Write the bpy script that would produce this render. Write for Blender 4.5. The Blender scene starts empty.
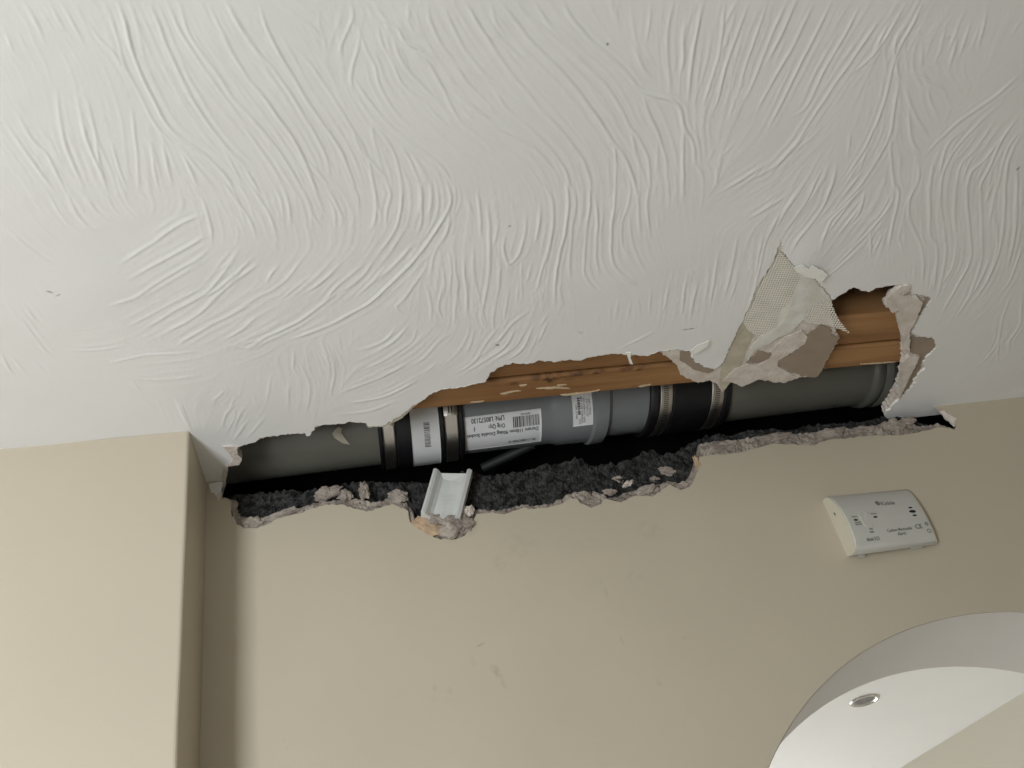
import bpy, bmesh, math, random
import numpy as np
from mathutils import Vector, Matrix, noise
from mathutils.geometry import tessellate_polygon
random.seed(7); rng = np.random.default_rng(7)
scene = bpy.context.scene
col = scene.collection

# ------------------------------------------------------------------ camera
H = 2.4                                   # ceiling height
CAM = Vector((0.0, -1.15, H - 0.7815))
F = 1060.0                                # focal length in pixels of a 1024x768 frame
M = np.array([[0.98707317, -0.04279977, -0.15444978],
              [-0.0950077, 0.61984581, -0.77895103],
              [0.12907398, 0.78355558, 0.60776686]])   # rows: image right, image down, forward
cam_d = bpy.data.cameras.new('camera'); cam = bpy.data.objects.new('camera', cam_d); col.objects.link(cam)
cam_d.sensor_width = 36.0; cam_d.lens = 36.0 * F / 1024.0; cam_d.clip_start = 0.01
R3 = Matrix(((M[0][0], -M[1][0], -M[2][0]), (M[0][1], -M[1][1], -M[2][1]), (M[0][2], -M[1][2], -M[2][2])))
cam.matrix_world = Matrix.Translation(CAM) @ R3.to_4x4()
scene.camera = cam

# ------------------------------------------------------------------ view, world, lights
vs = scene.view_settings
vs.view_transform = 'Standard'; vs.look = 'None'; vs.gamma = 1.0; vs.use_curve_mapping = False
vs.exposure = 0.26
w = bpy.data.worlds.new('sky'); scene.world = w; w.use_nodes = True
wb = w.node_tree.nodes['Background']; wb.inputs[0].default_value = (0.75, 0.85, 1.0, 1); wb.inputs[1].default_value = 0.6

def area(name, loc, direction, sx, sy, power, color):
    d = bpy.data.lights.new(name, 'AREA'); d.shape = 'RECTANGLE'; d.size = sx; d.size_y = sy
    d.energy = power; d.color = color
    o = bpy.data.objects.new(name, d); col.objects.link(o); o.location = loc
    o.rotation_euler = Vector(direction).to_track_quat('-Z', 'Y').to_euler()
    return o
# daylight through the window of this room and through the window of the room beyond the arch
area('daylight_window_near', (-0.97, -1.77, 1.40), (0, 1, 0), 0.42, 1.06, 28, (0.915, 0.96, 1.0))
area('daylight_window_far', (0.75, 2.66, 1.35), (0, -1, 0), 1.2, 1.2, 30, (0.94, 0.97, 1.0))

# ------------------------------------------------------------------ helpers
def ray(px, py):
    d = M.T @ np.array([(px - 512) / F, (py - 384) / F, 1.0]); return d
def on_ceil(px, py, dz=0.0):
    d = ray(px, py); t = (H + dz - CAM.z) / d[2]; return Vector((d[0] * t, CAM.y + d[1] * t, H + dz))
def on_wall(px, py, y=0.0):
    d = ray(px, py); t = (y - CAM.y) / d[1]; return Vector((d[0] * t, y, CAM.z + d[2] * t))

def mat(name, color, rough=0.6, metal=0.0, var=0.0, scale=20.0, bump=0.0, bscale=200.0, color2=None, spec=0.5, stretch=None):
    m = bpy.data.materials.new(name); m.use_nodes = True
    nt = m.node_tree; b = nt.nodes['Principled BSDF']
    b.inputs['Roughness'].default_value = rough; b.inputs['Metallic'].default_value = metal
    b.inputs['Specular IOR Level'].default_value = spec
    tc = nt.nodes.new('ShaderNodeTexCoord'); vec = tc.outputs['Object']
    if stretch:
        mp = nt.nodes.new('ShaderNodeMapping'); mp.inputs['Scale'].default_value = stretch
        nt.links.new(vec, mp.inputs[0]); vec = mp.outputs[0]
    c1 = (*color, 1)
    n = nt.nodes.new('ShaderNodeTexNoise'); n.inputs['Scale'].default_value = scale; n.inputs['Detail'].default_value = 5
    nt.links.new(vec, n.inputs['Vector'])
    cr = nt.nodes.new('ShaderNodeValToRGB')
    if color2 is None: color2 = tuple(c * (1 - var) for c in color)
    cr.color_ramp.elements[0].position = 0.35; cr.color_ramp.elements[1].position = 0.65
    cr.color_ramp.elements[0].color = (*color2, 1); cr.color_ramp.elements[1].color = c1
    nt.links.new(n.outputs['Fac'], cr.inputs[0]); nt.links.new(cr.outputs[0], b.inputs['Base Color'])
    if bump > 0:
        n2 = nt.nodes.new('ShaderNodeTexNoise'); n2.inputs['Scale'].default_value = bscale; n2.inputs['Detail'].default_value = 4
        nt.links.new(vec, n2.inputs['Vector'])
        bp = nt.nodes.new('ShaderNodeBump'); bp.inputs['Strength'].default_value = bump; bp.inputs['Distance'].default_value = 0.002
        nt.links.new(n2.outputs['Fac'], bp.inputs['Height']); nt.links.new(bp.outputs[0], b.inputs['Normal'])
    return m

def add_marks(m, marks, dark, plane='xz'):
    """small scuffs and specks with a shape of their own: (a, b, ra, rb, angle, strength)"""
    nt = m.node_tree; b = nt.nodes['Principled BSDF']
    src = b.inputs['Base Color'].links[0].from_socket
    geo = nt.nodes.new('ShaderNodeNewGeometry')
    nz = nt.nodes.new('ShaderNodeTexNoise'); nz.inputs['Scale'].default_value = 90; nz.inputs['Detail'].default_value = 4
    nt.links.new(geo.outputs['Position'], nz.inputs['Vector'])
    acc = None
    for (a, c, ra, rb, ang, st) in marks:
        ctr = (a, 0, c) if plane == 'xz' else (a, c, 0)
        s1 = nt.nodes.new('ShaderNodeVectorMath'); s1.operation = 'SUBTRACT'; s1.inputs[1].default_value = ctr
        nt.links.new(geo.outputs['Position'], s1.inputs[0])
        ca, sa = math.cos(ang), math.sin(ang)
        def dotn(v):
            d = nt.nodes.new('ShaderNodeVectorMath'); d.operation = 'DOT_PRODUCT'; d.inputs[1].default_value = v
            nt.links.new(s1.outputs[0], d.inputs[0]); return d.outputs['Value']
        if plane == 'xz': u, v = dotn((ca / ra, 0, sa / ra)), dotn((-sa / rb, 0, ca / rb))
        else: u, v = dotn((ca / ra, sa / ra, 0)), dotn((-sa / rb, ca / rb, 0))
        uu = nt.nodes.new('ShaderNodeMath'); uu.operation = 'MULTIPLY'; nt.links.new(u, uu.inputs[0]); nt.links.new(u, uu.inputs[1])
        vv = nt.nodes.new('ShaderNodeMath'); vv.operation = 'MULTIPLY_ADD'; nt.links.new(v, vv.inputs[0]); nt.links.new(v, vv.inputs[1]); nt.links.new(uu.outputs[0], vv.inputs[2])
        mr = nt.nodes.new('ShaderNodeMapRange'); mr.inputs['From Min'].default_value = 1.0; mr.inputs['From Max'].default_value = 0.0
        mr.inputs['To Max'].default_value = st; nt.links.new(vv.outputs[0], mr.inputs['Value'])
        if acc is None: acc = mr.outputs[0]
        else:
            mx = nt.nodes.new('ShaderNodeMath'); mx.operation = 'MAXIMUM'; nt.links.new(acc, mx.inputs[0]); nt.links.new(mr.outputs[0], mx.inputs[1]); acc = mx.outputs[0]
    nr = nt.nodes.new('ShaderNodeMapRange'); nr.inputs['From Min'].default_value = 0.42; nr.inputs['From Max'].default_value = 0.6
    nt.links.new(nz.outputs['Fac'], nr.inputs['Value'])
    mu = nt.nodes.new('ShaderNodeMath'); mu.operation = 'MULTIPLY'; nt.links.new(acc, mu.inputs[0]); nt.links.new(nr.outputs[0], mu.inputs[1])
    mix = nt.nodes.new('ShaderNodeMixRGB'); mix.inputs[2].default_value = (*dark, 1)
    nt.links.new(mu.outputs[0], mix.inputs[0]); nt.links.new(src, mix.inputs[1]); nt.links.new(mix.outputs[0], b.inputs['Base Color'])

def link(name, me, m, parent=None, smooth=False):
    o = bpy.data.objects.new(name, me); col.objects.link(o)
    if m is not None: me.materials.append(m)
    if parent is not None:
        o.parent = parent; o.matrix_parent_inverse = parent.matrix_world.inverted()
    if smooth: me.polygons.foreach_set('use_smooth', [True] * len(me.polygons))
    return o
def mesh(name, verts, faces, m, parent=None, smooth=False):
    me = bpy.data.meshes.new(name); me.from_pydata([tuple(v) for v in verts], [], faces); me.update()
    return link(name, me, m, parent, smooth)
def frombm(name, bm, m, parent=None, smooth=False):
    bmesh.ops.recalc_face_normals(bm, faces=bm.faces)
    me = bpy.data.meshes.new(name); bm.to_mesh(me); bm.free(); return link(name, me, m, parent, smooth)
def tag(o, label, cat, group=None):
    o['label'] = label; o['category'] = cat
    if group: o['group'] = group
    return o
def struct(o, label=None, cat=None):
    o['kind'] = 'structure'
    if label: o['label'] = label
    if cat: o['category'] = cat
    return o
def empty(name, loc):
    o = bpy.data.objects.new(name, None); col.objects.link(o); o.location = loc; o.empty_display_size = 0.05
    o.matrix_world = Matrix.Translation(loc); return o
def bbox(bm, lo, hi, mt=None):
    x0, y0, z0 = lo; x1, y1, z1 = hi
    vsx = [Vector(p) for p in ((x0, y0, z0), (x1, y0, z0), (x1, y1, z0), (x0, y1, z0), (x0, y0, z1), (x1, y0, z1), (x1, y1, z1), (x0, y1, z1))]
    if mt is not None: vsx = [mt @ v for v in vsx]
    vv = [bm.verts.new(v) for v in vsx]
    for f in ((0, 3, 2, 1), (4, 5, 6, 7), (0, 1, 5, 4), (1, 2, 6, 5), (2, 3, 7, 6), (3, 0, 4, 7)): bm.faces.new([vv[i] for i in f])
def box(name, lo, hi, m, parent=None, bevel=0.0, seg=2):
    bm = bmesh.new(); bbox(bm, lo, hi)
    if bevel: bmesh.ops.bevel(bm, geom=bm.edges[:], offset=bevel, segments=seg, affect='EDGES', profile=0.5)
    return frombm(name, bm, m, parent)
def tess(pts):
    """triangulate a simple polygon of 2-D points"""
    return [tuple(t) for t in tessellate_polygon([[Vector((p[0], p[1], 0)) for p in pts]])]
def ragged(poly, step, amp, closed=True):
    """resample a polyline and roughen it (2-D points)"""
    out = []; n = len(poly)
    for i in range(n if closed else n - 1):
        a = np.array(poly[i][:2], float); b = np.array(poly[(i + 1) % n][:2], float)
        L = np.linalg.norm(b - a); k = max(1, int(L / step))
        nrm = np.array([-(b - a)[1], (b - a)[0]]) / max(L, 1e-9)
        for j in range(k):
            p = a + (b - a) * j / k
            d = noise.noise(Vector((p[0] * 160, p[1] * 160, 3.1))) * 1.3 + noise.noise(Vector((p[0] * 420, p[1] * 420, 9.4))) * 1.1 + noise.noise(Vector((p[0] * 900, p[1] * 900, 5.7))) * 0.7
            out.append(tuple(p + nrm * d * amp * (0.4 if j == 0 else 1.0)))
    if not closed: out.append(tuple(poly[-1][:2]))
    return out
def slab(name, pts, z0, z1, m, parent=None, axis='z', bend=None):
    """thin plate from a 2-D outline: axis z -> outline (x,y); axis y -> outline (x,z)"""
    tri = tess(pts); n = len(pts)
    def P(p, h):
        v = Vector((p[0], p[1], h)) if axis == 'z' else Vector((p[0], h, p[1]))
        return bend(v) if bend else v
    verts = [P(p, z0) for p in pts] + [P(p, z1) for p in pts]
    faces = [t for t in tri] + [tuple(reversed([i + n for i in t])) for t in tri]
    faces += [(i, (i + 1) % n, (i + 1) % n + n, i + n) for i in range(n)]
    me = bpy.data.meshes.new(name); me.from_pydata([tuple(v) for v in verts], [], faces); me.update()
    bm = bmesh.new(); bm.from_mesh(me); bmesh.ops.recalc_face_normals(bm, faces=bm.faces); bm.to_mesh(me); bm.free()
    return link(name, me, m, parent)
def ceil_poly(pix, dz=0.0): return [tuple(on_ceil(x, y, dz)[:2]) for x, y in pix]
def wall_poly(pix, y=0.0):
    r = []
    for a, b in pix:
        p = on_wall(a, b, y); r.append((p.x, p.z))
    return r

# ------------------------------------------------------------------ materials
m_ceil = mat('white_textured_paint', (0.85, 0.845, 0.83), 0.5, var=0.02, scale=6, bump=0.05, bscale=500)
m_wall = mat('beige_emulsion', (0.525, 0.462, 0.352), 0.55, var=0.05, scale=5, bump=0.05, bscale=260)
m_breast = mat('cream_emulsion', (0.545, 0.480, 0.370), 0.55, var=0.04, scale=4, bump=0.05, bscale=260)
m_white = mat('white_emulsion', (0.80, 0.79, 0.765), 0.6, var=0.02, scale=6, bump=0.05)
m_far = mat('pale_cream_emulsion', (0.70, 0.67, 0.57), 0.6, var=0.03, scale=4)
m_soffit = mat('off_white_emulsion', (0.63, 0.60, 0.56), 0.6, var=0.05, scale=5, bump=0.05)
m_plaster = mat('broken_pink_plaster', (0.46, 0.40, 0.34), 0.9, scale=55, color2=(0.25, 0.21, 0.18), bump=0.8, bscale=420)
m_board = mat('broken_gypsum', (0.78, 0.72, 0.65), 0.9, scale=60, color2=(0.64, 0.56, 0.49), bump=0.8, bscale=380)
m_paper = mat('brown_board_paper', (0.36, 0.285, 0.215), 0.85, var=0.12, scale=30, bump=0.15, bscale=300)
m_tapebase = mat('beige_tape_glue', (0.60, 0.545, 0.43), 0.85, var=0.2, scale=60, bump=0.3, bscale=300)
m_scrim = mat('scrim_thread', (0.84, 0.80, 0.70), 0.8, var=0.1, scale=50)
m_tan = mat('tan_plaster', (0.56, 0.40, 0.26), 0.85, var=0.3, scale=60, bump=0.5, bscale=400)
m_block = mat('charcoal_block', (0.070, 0.070, 0.066), 0.95, scale=120, color2=(0.010, 0.010, 0.010), bump=1.0, bscale=380, spec=0.3)
m_void_shade = mat('shade_black_masonry', (0.003, 0.0026, 0.0024), 1.0, spec=0.1, var=0.5, scale=30, bump=0.5, bscale=60)  # near-black colour holds the deep shade of the void, painted in
m_timber = mat('softwood', (0.40, 0.215, 0.088), 0.65, scale=3.0, color2=(0.25, 0.118, 0.042), bump=0.3, bscale=18, stretch=(1.2, 14, 14))
m_strap = mat('dark_grey_strap', (0.014, 0.014, 0.015), 0.6, var=0.2)
m_knot = mat('wood_knot', (0.10, 0.045, 0.018), 0.7, var=0.4, scale=40)
m_splinter = mat('pale_splinter', (0.70, 0.55, 0.36), 0.8, var=0.2, scale=60)
m_deck = mat('floorboard_underside', (0.16, 0.09, 0.045), 0.85, var=0.3, scale=5, stretch=(2, 12, 12))
m_pipe = mat('olive_grey_pipe', (0.170, 0.165, 0.135), 0.42, var=0.08, scale=12, bump=0.04, bscale=80)
m_sock = mat('blue_grey_fitting', (0.222, 0.230, 0.236), 0.38, var=0.06, scale=14, bump=0.03, bscale=80)
m_rubber = mat('black_rubber', (0.008, 0.008, 0.010), 0.5, var=0.3, scale=40, bump=0.05)
m_steel = mat('stainless_band', (0.72, 0.68, 0.62), 0.36, metal=1.0, var=0.12, scale=60)
m_slot = mat('slot_shadow_steel', (0.06, 0.055, 0.05), 0.5, metal=0.7, var=0.2)
m_label = mat('white_label_paper', (0.82, 0.82, 0.82), 0.5, var=0.04, scale=60)
m_ink = mat('black_ink', (0.025, 0.025, 0.03), 0.6, var=0.1)
m_grey_ink = mat('grey_print', (0.19, 0.185, 0.175), 0.6, var=0.1)
m_plastic = mat('white_upvc', (0.72, 0.73, 0.70), 0.42, var=0.08, scale=30, bump=0.05)
m_alarm = mat('alarm_grey_white_plastic', (0.56, 0.55, 0.50), 0.45, var=0.03, scale=15)
m_alarm_side = mat('alarm_cream_plastic', (0.72, 0.68, 0.55), 0.45, var=0.04, scale=15)
m_hole = mat('dark_opening', (0.01, 0.01, 0.01), 0.7)
m_chrome = mat('polished_chrome', (0.62, 0.61, 0.59), 0.22, metal=1.0, var=0.05)
m_lamp = mat('lamp_glass', (0.16, 0.155, 0.15), 0.3, var=0.5, scale=120)
m_floor = mat('pale_floor', (0.58, 0.56, 0.53), 0.5, scale=4, color2=(0.50, 0.48, 0.45), stretch=(1, 9, 1), bump=0.1)
m_frame = mat('white_window_frame', (0.8, 0.8, 0.8), 0.35, var=0.02)
m_white_flap = mat('torn_white_skim', (0.93, 0.92, 0.87), 0.7, var=0.03, scale=60, bump=0.3)
m_smear = mat('smeared_filler', (0.82, 0.81, 0.77), 0.75, scale=45, color2=(0.70, 0.67, 0.60), bump=0.35, bscale=260)

# ------------------------------------------------------------------ outlines read off the broken edges
# board hole, from the left wall corner along the near edge to the right side
EDGE_L = [(220, 499), (222, 485), (224, 472), (225.5, 466.5), (239, 464.7), (242, 459), (237.4, 454.7), (237.5, 448), (243.8, 444.7),
          (254.7, 442), (260, 438), (269, 436.5), (284, 434.6), (304.8, 433), (306.5, 436), (310, 435.7), (314, 427.3), (324, 424.6), (340, 423.7), (352, 422),
          (362.5, 422.7), (367.6, 425.7), (382.8, 425.2), (400.6, 415.5), (410.7, 407), (420.9, 401.6), (428.6, 394.7),
          (441.7, 389.5), (462.5, 386.9), (485.9, 381.7), (489.8, 372.6), (504, 364.7), (514.6, 363.4), (525, 364),
          (540.6, 360.3), (556, 362), (569, 359.5), (579.7, 360.3), (597.5, 355.2), (614, 353.6), (628, 354), (637, 355),
          (647, 356), (658.5, 351.7)]
B_R = [(668, 357), (678, 366), (680.8, 375), (691, 380), (698, 383), (710, 380), (717, 384), (721, 390), (729, 380),
       (743, 385), (757, 379), (770, 381), (783, 383), (803, 377), (816, 377), (822, 370), (832, 350), (839, 337), (833, 326),
       (830, 312), (832, 300), (853, 287), (867.5, 292), (880, 287), (893, 285), (902, 284.5), (905, 288), (893, 297), (886, 307.5),
       (898.8, 312), (902, 330), (905, 345), (905, 361), (899, 389), (891, 402), (884, 413), (886, 418)]
A_R = [(674.9, 349.4), (690.5, 351), (694, 360.6), (701, 365), (715, 369.5), (724.5, 360.6), (728, 350), (738.6, 328), (748, 309),
       (757, 288), (771, 264.5), (777, 250.5), (781, 237.6), (782.5, 250), (790, 260), (797, 268), (815, 279), (828, 292), (833, 299.7),
       (853, 287), (867.5, 292), (880, 287), (893, 285), (902, 284.5), (910, 285), (911, 294), (930, 296), (931.4, 300), (918.6, 320),
       (911.4, 333), (918.6, 336), (932.9, 337.6), (937, 346), (922.8, 363.4), (926, 368), (912.8, 380.6), (917, 382), (901, 397.7), (885.5, 413), (887, 418.5)]
YB = 0.022                                         # the board runs a little past the face of the back wall
def close(pts):
    return pts + [(pts[-1][0] + 0.002, YB + 0.01), (pts[0][0], YB + 0.01)]
A = close(ragged(ceil_poly(EDGE_L + A_R), 0.0025, 0.0018, closed=False))
B = close(ragged(ceil_poly(EDGE_L + B_R, 0.003), 0.0025, 0.0018, closed=False))

# ------------------------------------------------------------------ ceiling: hand-combed ridges as real relief
T = {'a': (0, 0, .25), 'b': (0, 192, .3228), '1': (240, 0, .2539), '2': (480, 0, .2539), '3': (720, 0, .2969), '4': (200, 180, .2539),
     '5': (440, 180, .2539), '6': (660, 160, .1992), '7': (824, 180, .2865), '8': (60, 330, .3516)}
RIDGES = {
'a': """90,0 150,100 180,170|190,0 240,90 260,130|240,0 300,110 340,190|15,110 50,200 70,230|!470,0 510,120 540,240 590,350 650,470 720,550 820,620 900,700 940,768
590,0 640,110 680,210 740,340 830,490 900,580 1000,680|665,0 720,120 800,250 900,390 1000,520|710,0 760,140 850,270 940,400 1024,490|830,0 880,110 930,210 1024,360|900,0 950,90 1010,180
350,90 400,160 460,220 500,300|430,170 470,240 490,290|20,490 90,590 170,700 220,768|70,450 130,560 190,620 240,720 260,768|225,350 240,480 270,600 330,740|320,460 350,570 400,680 430,768
345,390 380,530 400,660 430,740|440,540 470,650 510,768|525,420 540,530 550,640 555,768|600,560 620,680 635,768|650,560 670,660 690,740|720,590 760,680 800,768|700,560 780,660 870,768|890,580 950,700 980,768""",
'b': """150,0 190,70 230,110 290,115|205,0 240,70 280,110 320,110|265,0 290,50 330,80 380,95|330,0 350,50 390,80|430,0 460,30|620,0 640,60 655,120 655,165|365,230 470,160 560,100 640,65
400,270 490,220 580,170 650,130|330,355 420,325 520,260 600,215 655,170|390,420 470,380 560,330 640,290|440,430 540,370 640,310 740,190|500,440 590,395 680,320 780,200|540,480 640,420 793,340|690,460 793,400
10,100 40,130 110,190 190,240|0,140 20,170|75,345 100,385 125,415|60,380 100,440 150,500 200,515|0,490 30,550 50,575|30,500 70,550 95,580|100,520 145,565|200,490 300,490 400,475
330,535 450,505 560,500 620,490|400,580 500,580 610,570 620,560|400,590 440,620|550,650 590,740|640,660 690,620 680,600|690,740 700,690 740,650|720,740 750,680 770,670""",
'1': """0,110 50,180 120,260 200,370 280,500 340,620 355,700|75,10 110,120 180,250 260,390 330,490 400,600 440,700 455,768|130,0 230,70 290,110 330,170|220,190 290,270 370,390 430,490 490,590 520,690 530,768
430,490 480,590 540,660 590,720|!0,280 60,340 130,430 200,530 250,620 290,720 300,768|250,620 310,680 360,750|0,410 70,490 150,590 220,700 250,768|0,480 60,560 130,660 170,740|0,630 50,710 80,768
435,0 445,60 430,110 400,180 390,230|455,80 470,130 465,190 445,260 440,330 450,375|470,110 500,200 530,260 545,320 590,410 650,480 720,530 800,560|440,300 490,370 550,450 620,520 700,580 790,650 840,730
!525,0 550,50 580,80 620,110 650,160 700,185 740,215 780,240|540,80 560,170 600,240 620,290 640,330 680,370 730,405|605,120 615,190 660,270 730,350 800,410|630,330 640,380|640,160 680,210 740,250 790,330 830,410 880,490 960,550 1010,600
730,400 790,470 850,520|!815,345 870,385 940,440 1020,500|740,0 750,80 790,170 840,240 900,330 960,390 1024,440|840,240 920,290 960,300|790,0 840,110 890,200 960,290 1010,330|!880,0 930,80 970,140 1024,220|970,120 1024,160
980,0 1000,50 1024,90|665,0 665,100|520,480 530,560 560,640|550,510 600,590 630,680 640,768|620,550 670,630 710,730|770,690 780,768|270,0 310,10 340,0|315,40 315,110""",
'2': """!70,0 130,70 190,150 260,220 340,300 410,390 470,470 520,550 570,620 600,690 620,768|520,550 535,620 535,768|590,690 590,768|0,110 40,170 110,270 190,370 270,460 340,540 400,620 430,700 440,768|0,100 80,150 150,220 210,280
40,0 60,80 110,150|160,20 190,70 260,120 330,180 420,260 490,330 550,420 590,500 630,550 665,640 670,768|590,500 615,600 620,640|210,0 270,90 340,150|!320,0 370,80 440,160 520,230 580,290 630,350 690,375 745,390 790,430 805,500 840,570 850,660
640,360 660,430 700,520 730,620 740,700|700,560 695,700|800,480 800,768|0,280 50,340 120,390 190,430 230,470|50,340 100,420 180,490 260,570 330,660 370,768|0,380 80,460|!0,450 70,500 150,540 220,590 300,680|0,530 100,600
260,570 340,680 350,768|600,170 640,260 690,320|765,0 740,100 740,220 755,370|815,50 800,150 800,240 780,320|885,0 850,140 830,270 820,410|965,0 955,110 940,220 900,350 870,440|1010,0 960,110|1020,110 970,250 940,380 910,460
1005,370 980,480|670,0 665,120 650,180|545,0 540,60 560,110|870,660 880,720|930,570 890,650|720,60 735,150|1024,540 930,640""",
'3': """100,0 60,110 20,220 0,290|160,0 130,100 90,210 60,310|225,0 170,130 110,280 70,360|260,0 210,110 150,230|320,0 250,150 180,270 120,380|380,0 310,140 250,260 200,360 160,440|475,10 420,120 350,240 290,360 230,400
540,60 460,180 390,280 310,400 250,490 170,570 60,620|620,20 560,120 500,200 430,260|690,0 650,80 610,150 580,230 560,320 520,430 480,510 410,620|605,270 585,370 570,460 510,570 460,640 380,720 330,768|570,460 580,560 585,620 600,660
630,70 590,140 600,250 615,280|!625,240 680,250 700,270 740,290 765,315|625,280 640,350 680,430 710,470|700,290 710,340 740,410|635,340 640,440 655,490 690,525|1020,240 920,330 820,400 740,470 690,525|680,140 680,240|720,100 690,130
760,90 740,170|900,30 870,170|830,30 790,110|1020,60 980,120|890,400 820,470 770,540 745,620 745,768|930,400 870,490 810,560 795,660 790,768|950,460 890,540 840,590 830,680 840,740|1010,390 950,470 910,560 880,620 880,670
1020,430 970,500 940,610 920,680 905,768|820,430 760,500 740,600|720,540 705,640 705,768|970,520 960,650 955,768|1000,560 1000,768|660,620 635,680 640,760|670,540 670,600 655,640|640,490 620,530|500,490 470,570 430,610
385,560 375,620 350,690 310,750|370,540 320,650 240,760|280,620 230,690 190,768|440,440 430,530|500,600 460,640 420,680|580,640 550,700 500,768|490,640 470,710 430,768|330,590 290,680 240,740|350,420 290,480 220,530
240,650 160,700 90,740|170,540 80,600 0,650|300,440 230,520 150,600|780,60 740,110|810,60 770,180|850,60 800,210|880,80 840,180|800,120 770,240|760,130 720,220|430,20 380,100|580,60 540,130 510,200""",
'4': """50,0 100,20 150,90 200,160 220,230|110,10 150,80 180,180|190,0 240,80 280,150 305,240|280,0 320,80 330,170|320,0 350,100 360,190|380,0 420,70 440,130 440,190|430,110 480,200|440,0 470,60|480,0 530,80 560,150 550,200
500,60 530,120 535,200|590,0 620,60 630,140|680,0 695,80 690,150 665,210|695,60 710,150|735,0 750,60 735,130 735,190|795,0 795,80 780,170 740,240 690,310|865,0 875,80 870,170 850,230|910,0 910,90 890,170|930,0 940,80 920,170 860,260
!970,0 990,80 960,150 910,230 840,320 740,420 660,490 570,540 490,580 420,605 350,630|990,100 970,200 920,300 910,360 900,390|900,330 840,420 800,470 775,500 800,530|660,320 600,370 540,420 480,490|740,330 680,400 610,470|560,320 480,400 400,450
560,430 480,490 400,550 320,590 250,620 200,655 160,660|410,300 350,380 290,430 230,460 150,510 80,550 0,580|320,320 280,370 260,420|445,370 370,430 310,480|160,260 120,320 60,370|!210,300 140,370 70,430 0,470|240,320 150,390 60,460 0,520
230,530 160,590 80,640|960,330 960,400 940,500 960,560|1000,260 1005,380 1000,480|890,410 910,490 910,560|935,360 930,460|780,570 730,630 660,660 610,670|830,560 780,620 720,660 660,690|860,570 830,640 740,700 650,740|900,590 840,650 760,710
985,590 930,650 870,710 820,730|940,710 880,768|1000,610 960,650|480,650 510,720 510,768|510,640 540,670|545,610 555,660|370,670 370,740 390,768|600,580 600,620|150,660 190,640 250,625|690,310 640,380 560,440|850,240 780,320 700,390 620,450""",
'5': """30,0 40,70 30,130 0,190|40,120 30,200 0,260|145,40 160,150 165,240|110,70 130,150|185,80 195,200 195,340 180,450 165,540 180,590|130,250 135,360 155,470 180,560 180,600|50,310 70,410 60,500 55,590|0,330 20,400 10,480
240,140 220,220 200,290|240,310 230,430 210,540 220,610|260,210 250,270 270,330 310,290 335,210 340,130|280,80 290,130|400,20 440,70 445,160 430,260 400,360 380,430 350,455|395,90 390,180 370,260|!500,0 505,90 495,190 470,300 455,400 450,500
515,20 535,90 520,200 510,310 515,390|460,380 480,470 480,510|590,0 590,110 575,200 570,300 570,370 600,420 640,450|610,60 620,150 615,300 630,380|!695,0 685,110 675,200 675,290 690,340 740,390 780,415|755,0 740,100 715,180 720,260 755,320
760,0 780,80 785,220|745,130 755,230 780,310 815,360|825,0 815,110 830,230|850,0 845,60|895,0 905,100|955,0 955,90|365,320 345,390 325,410|325,300 320,400|390,420 405,480|320,390 325,470|310,390 300,500|365,450 370,490|430,520 390,580
370,500 290,560 240,620 190,660|300,570 260,650 180,710 80,768|340,590 290,660 190,720|370,570 320,670 250,720|390,600 350,690|240,570 190,630 130,720 50,768|140,580 120,650 100,690|60,590 0,640|430,550 380,650|905,395 890,480 870,550
975,365 960,470 955,550|1020,400 1000,470 985,550|830,430 825,530|780,460 790,540|705,460 690,550|750,480 740,550|670,500 670,550|620,530 620,560|860,590 760,640 700,670|90,300 100,400 110,520|30,260 45,350 40,450|270,420 260,500 250,560""",
'6': """115,0 115,120 130,200|20,0 40,120 45,250|170,0 210,70 220,120|280,0 285,130|550,0 440,110 330,165|620,0 540,90 480,120|640,170 550,230 430,305|720,130 650,230 600,300|780,80 760,160 690,270 620,370|890,0 870,100 820,230 760,320 690,400 660,460
860,0 820,100 770,170|!1024,130 940,220 870,290 830,360 800,450|1024,50 960,130 900,220|1000,0 930,130|1024,220 960,290 880,390|1024,420 930,510 820,600|1000,240 920,330|610,235 570,330 530,420 500,540 470,670 440,760|520,370 500,460 480,580
390,380 360,550 320,700|295,450 270,620 250,740|250,570 220,740|190,600 170,720|135,570 115,720|45,620 20,760|385,600 350,720|730,20 650,150""",
'7': """40,0 0,70|100,0 50,80 10,140|160,0 110,60 60,120 0,200|150,40 110,120|240,0 260,50 240,150 225,240|240,60 200,130 100,240 0,340|325,10 295,80 305,150 345,250 345,360|360,0 370,100 370,190 395,240 385,370 375,395|410,0 405,70 420,170 425,260 400,400
460,0 455,100 460,190|495,0 500,80 510,190 510,280 460,380 410,470|545,0 550,90 550,190 550,280 510,400 460,485|595,0 560,90|630,0 630,110 610,250 570,350 520,430|580,450 540,480 510,495|605,140 600,260 560,370|670,40 665,190 640,310|690,0 690,120
698,220 650,350 620,390|655,400 625,480 610,560 570,620 525,655|690,400 685,500 650,560 645,600|615,500 605,640|550,590 530,605|320,290 315,360|210,180 170,260|160,170 165,270|260,190 280,270|465,200 450,300 400,380|585,260 530,380 480,450""",
'8': """340,200 375,285|200,140 235,180|460,30 540,50 610,0|480,240 500,180|470,300 500,240 480,230|490,320 540,250|530,310 590,240|550,180 560,210|600,130 590,200|650,140 650,230|680,90 710,160 700,240|740,30 780,110 770,190|760,40 790,120
800,180 900,140 1000,90|810,210 920,190 1024,140|780,240 880,230 960,200|450,190 430,220|850,120 930,80 1000,30"""}
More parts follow.
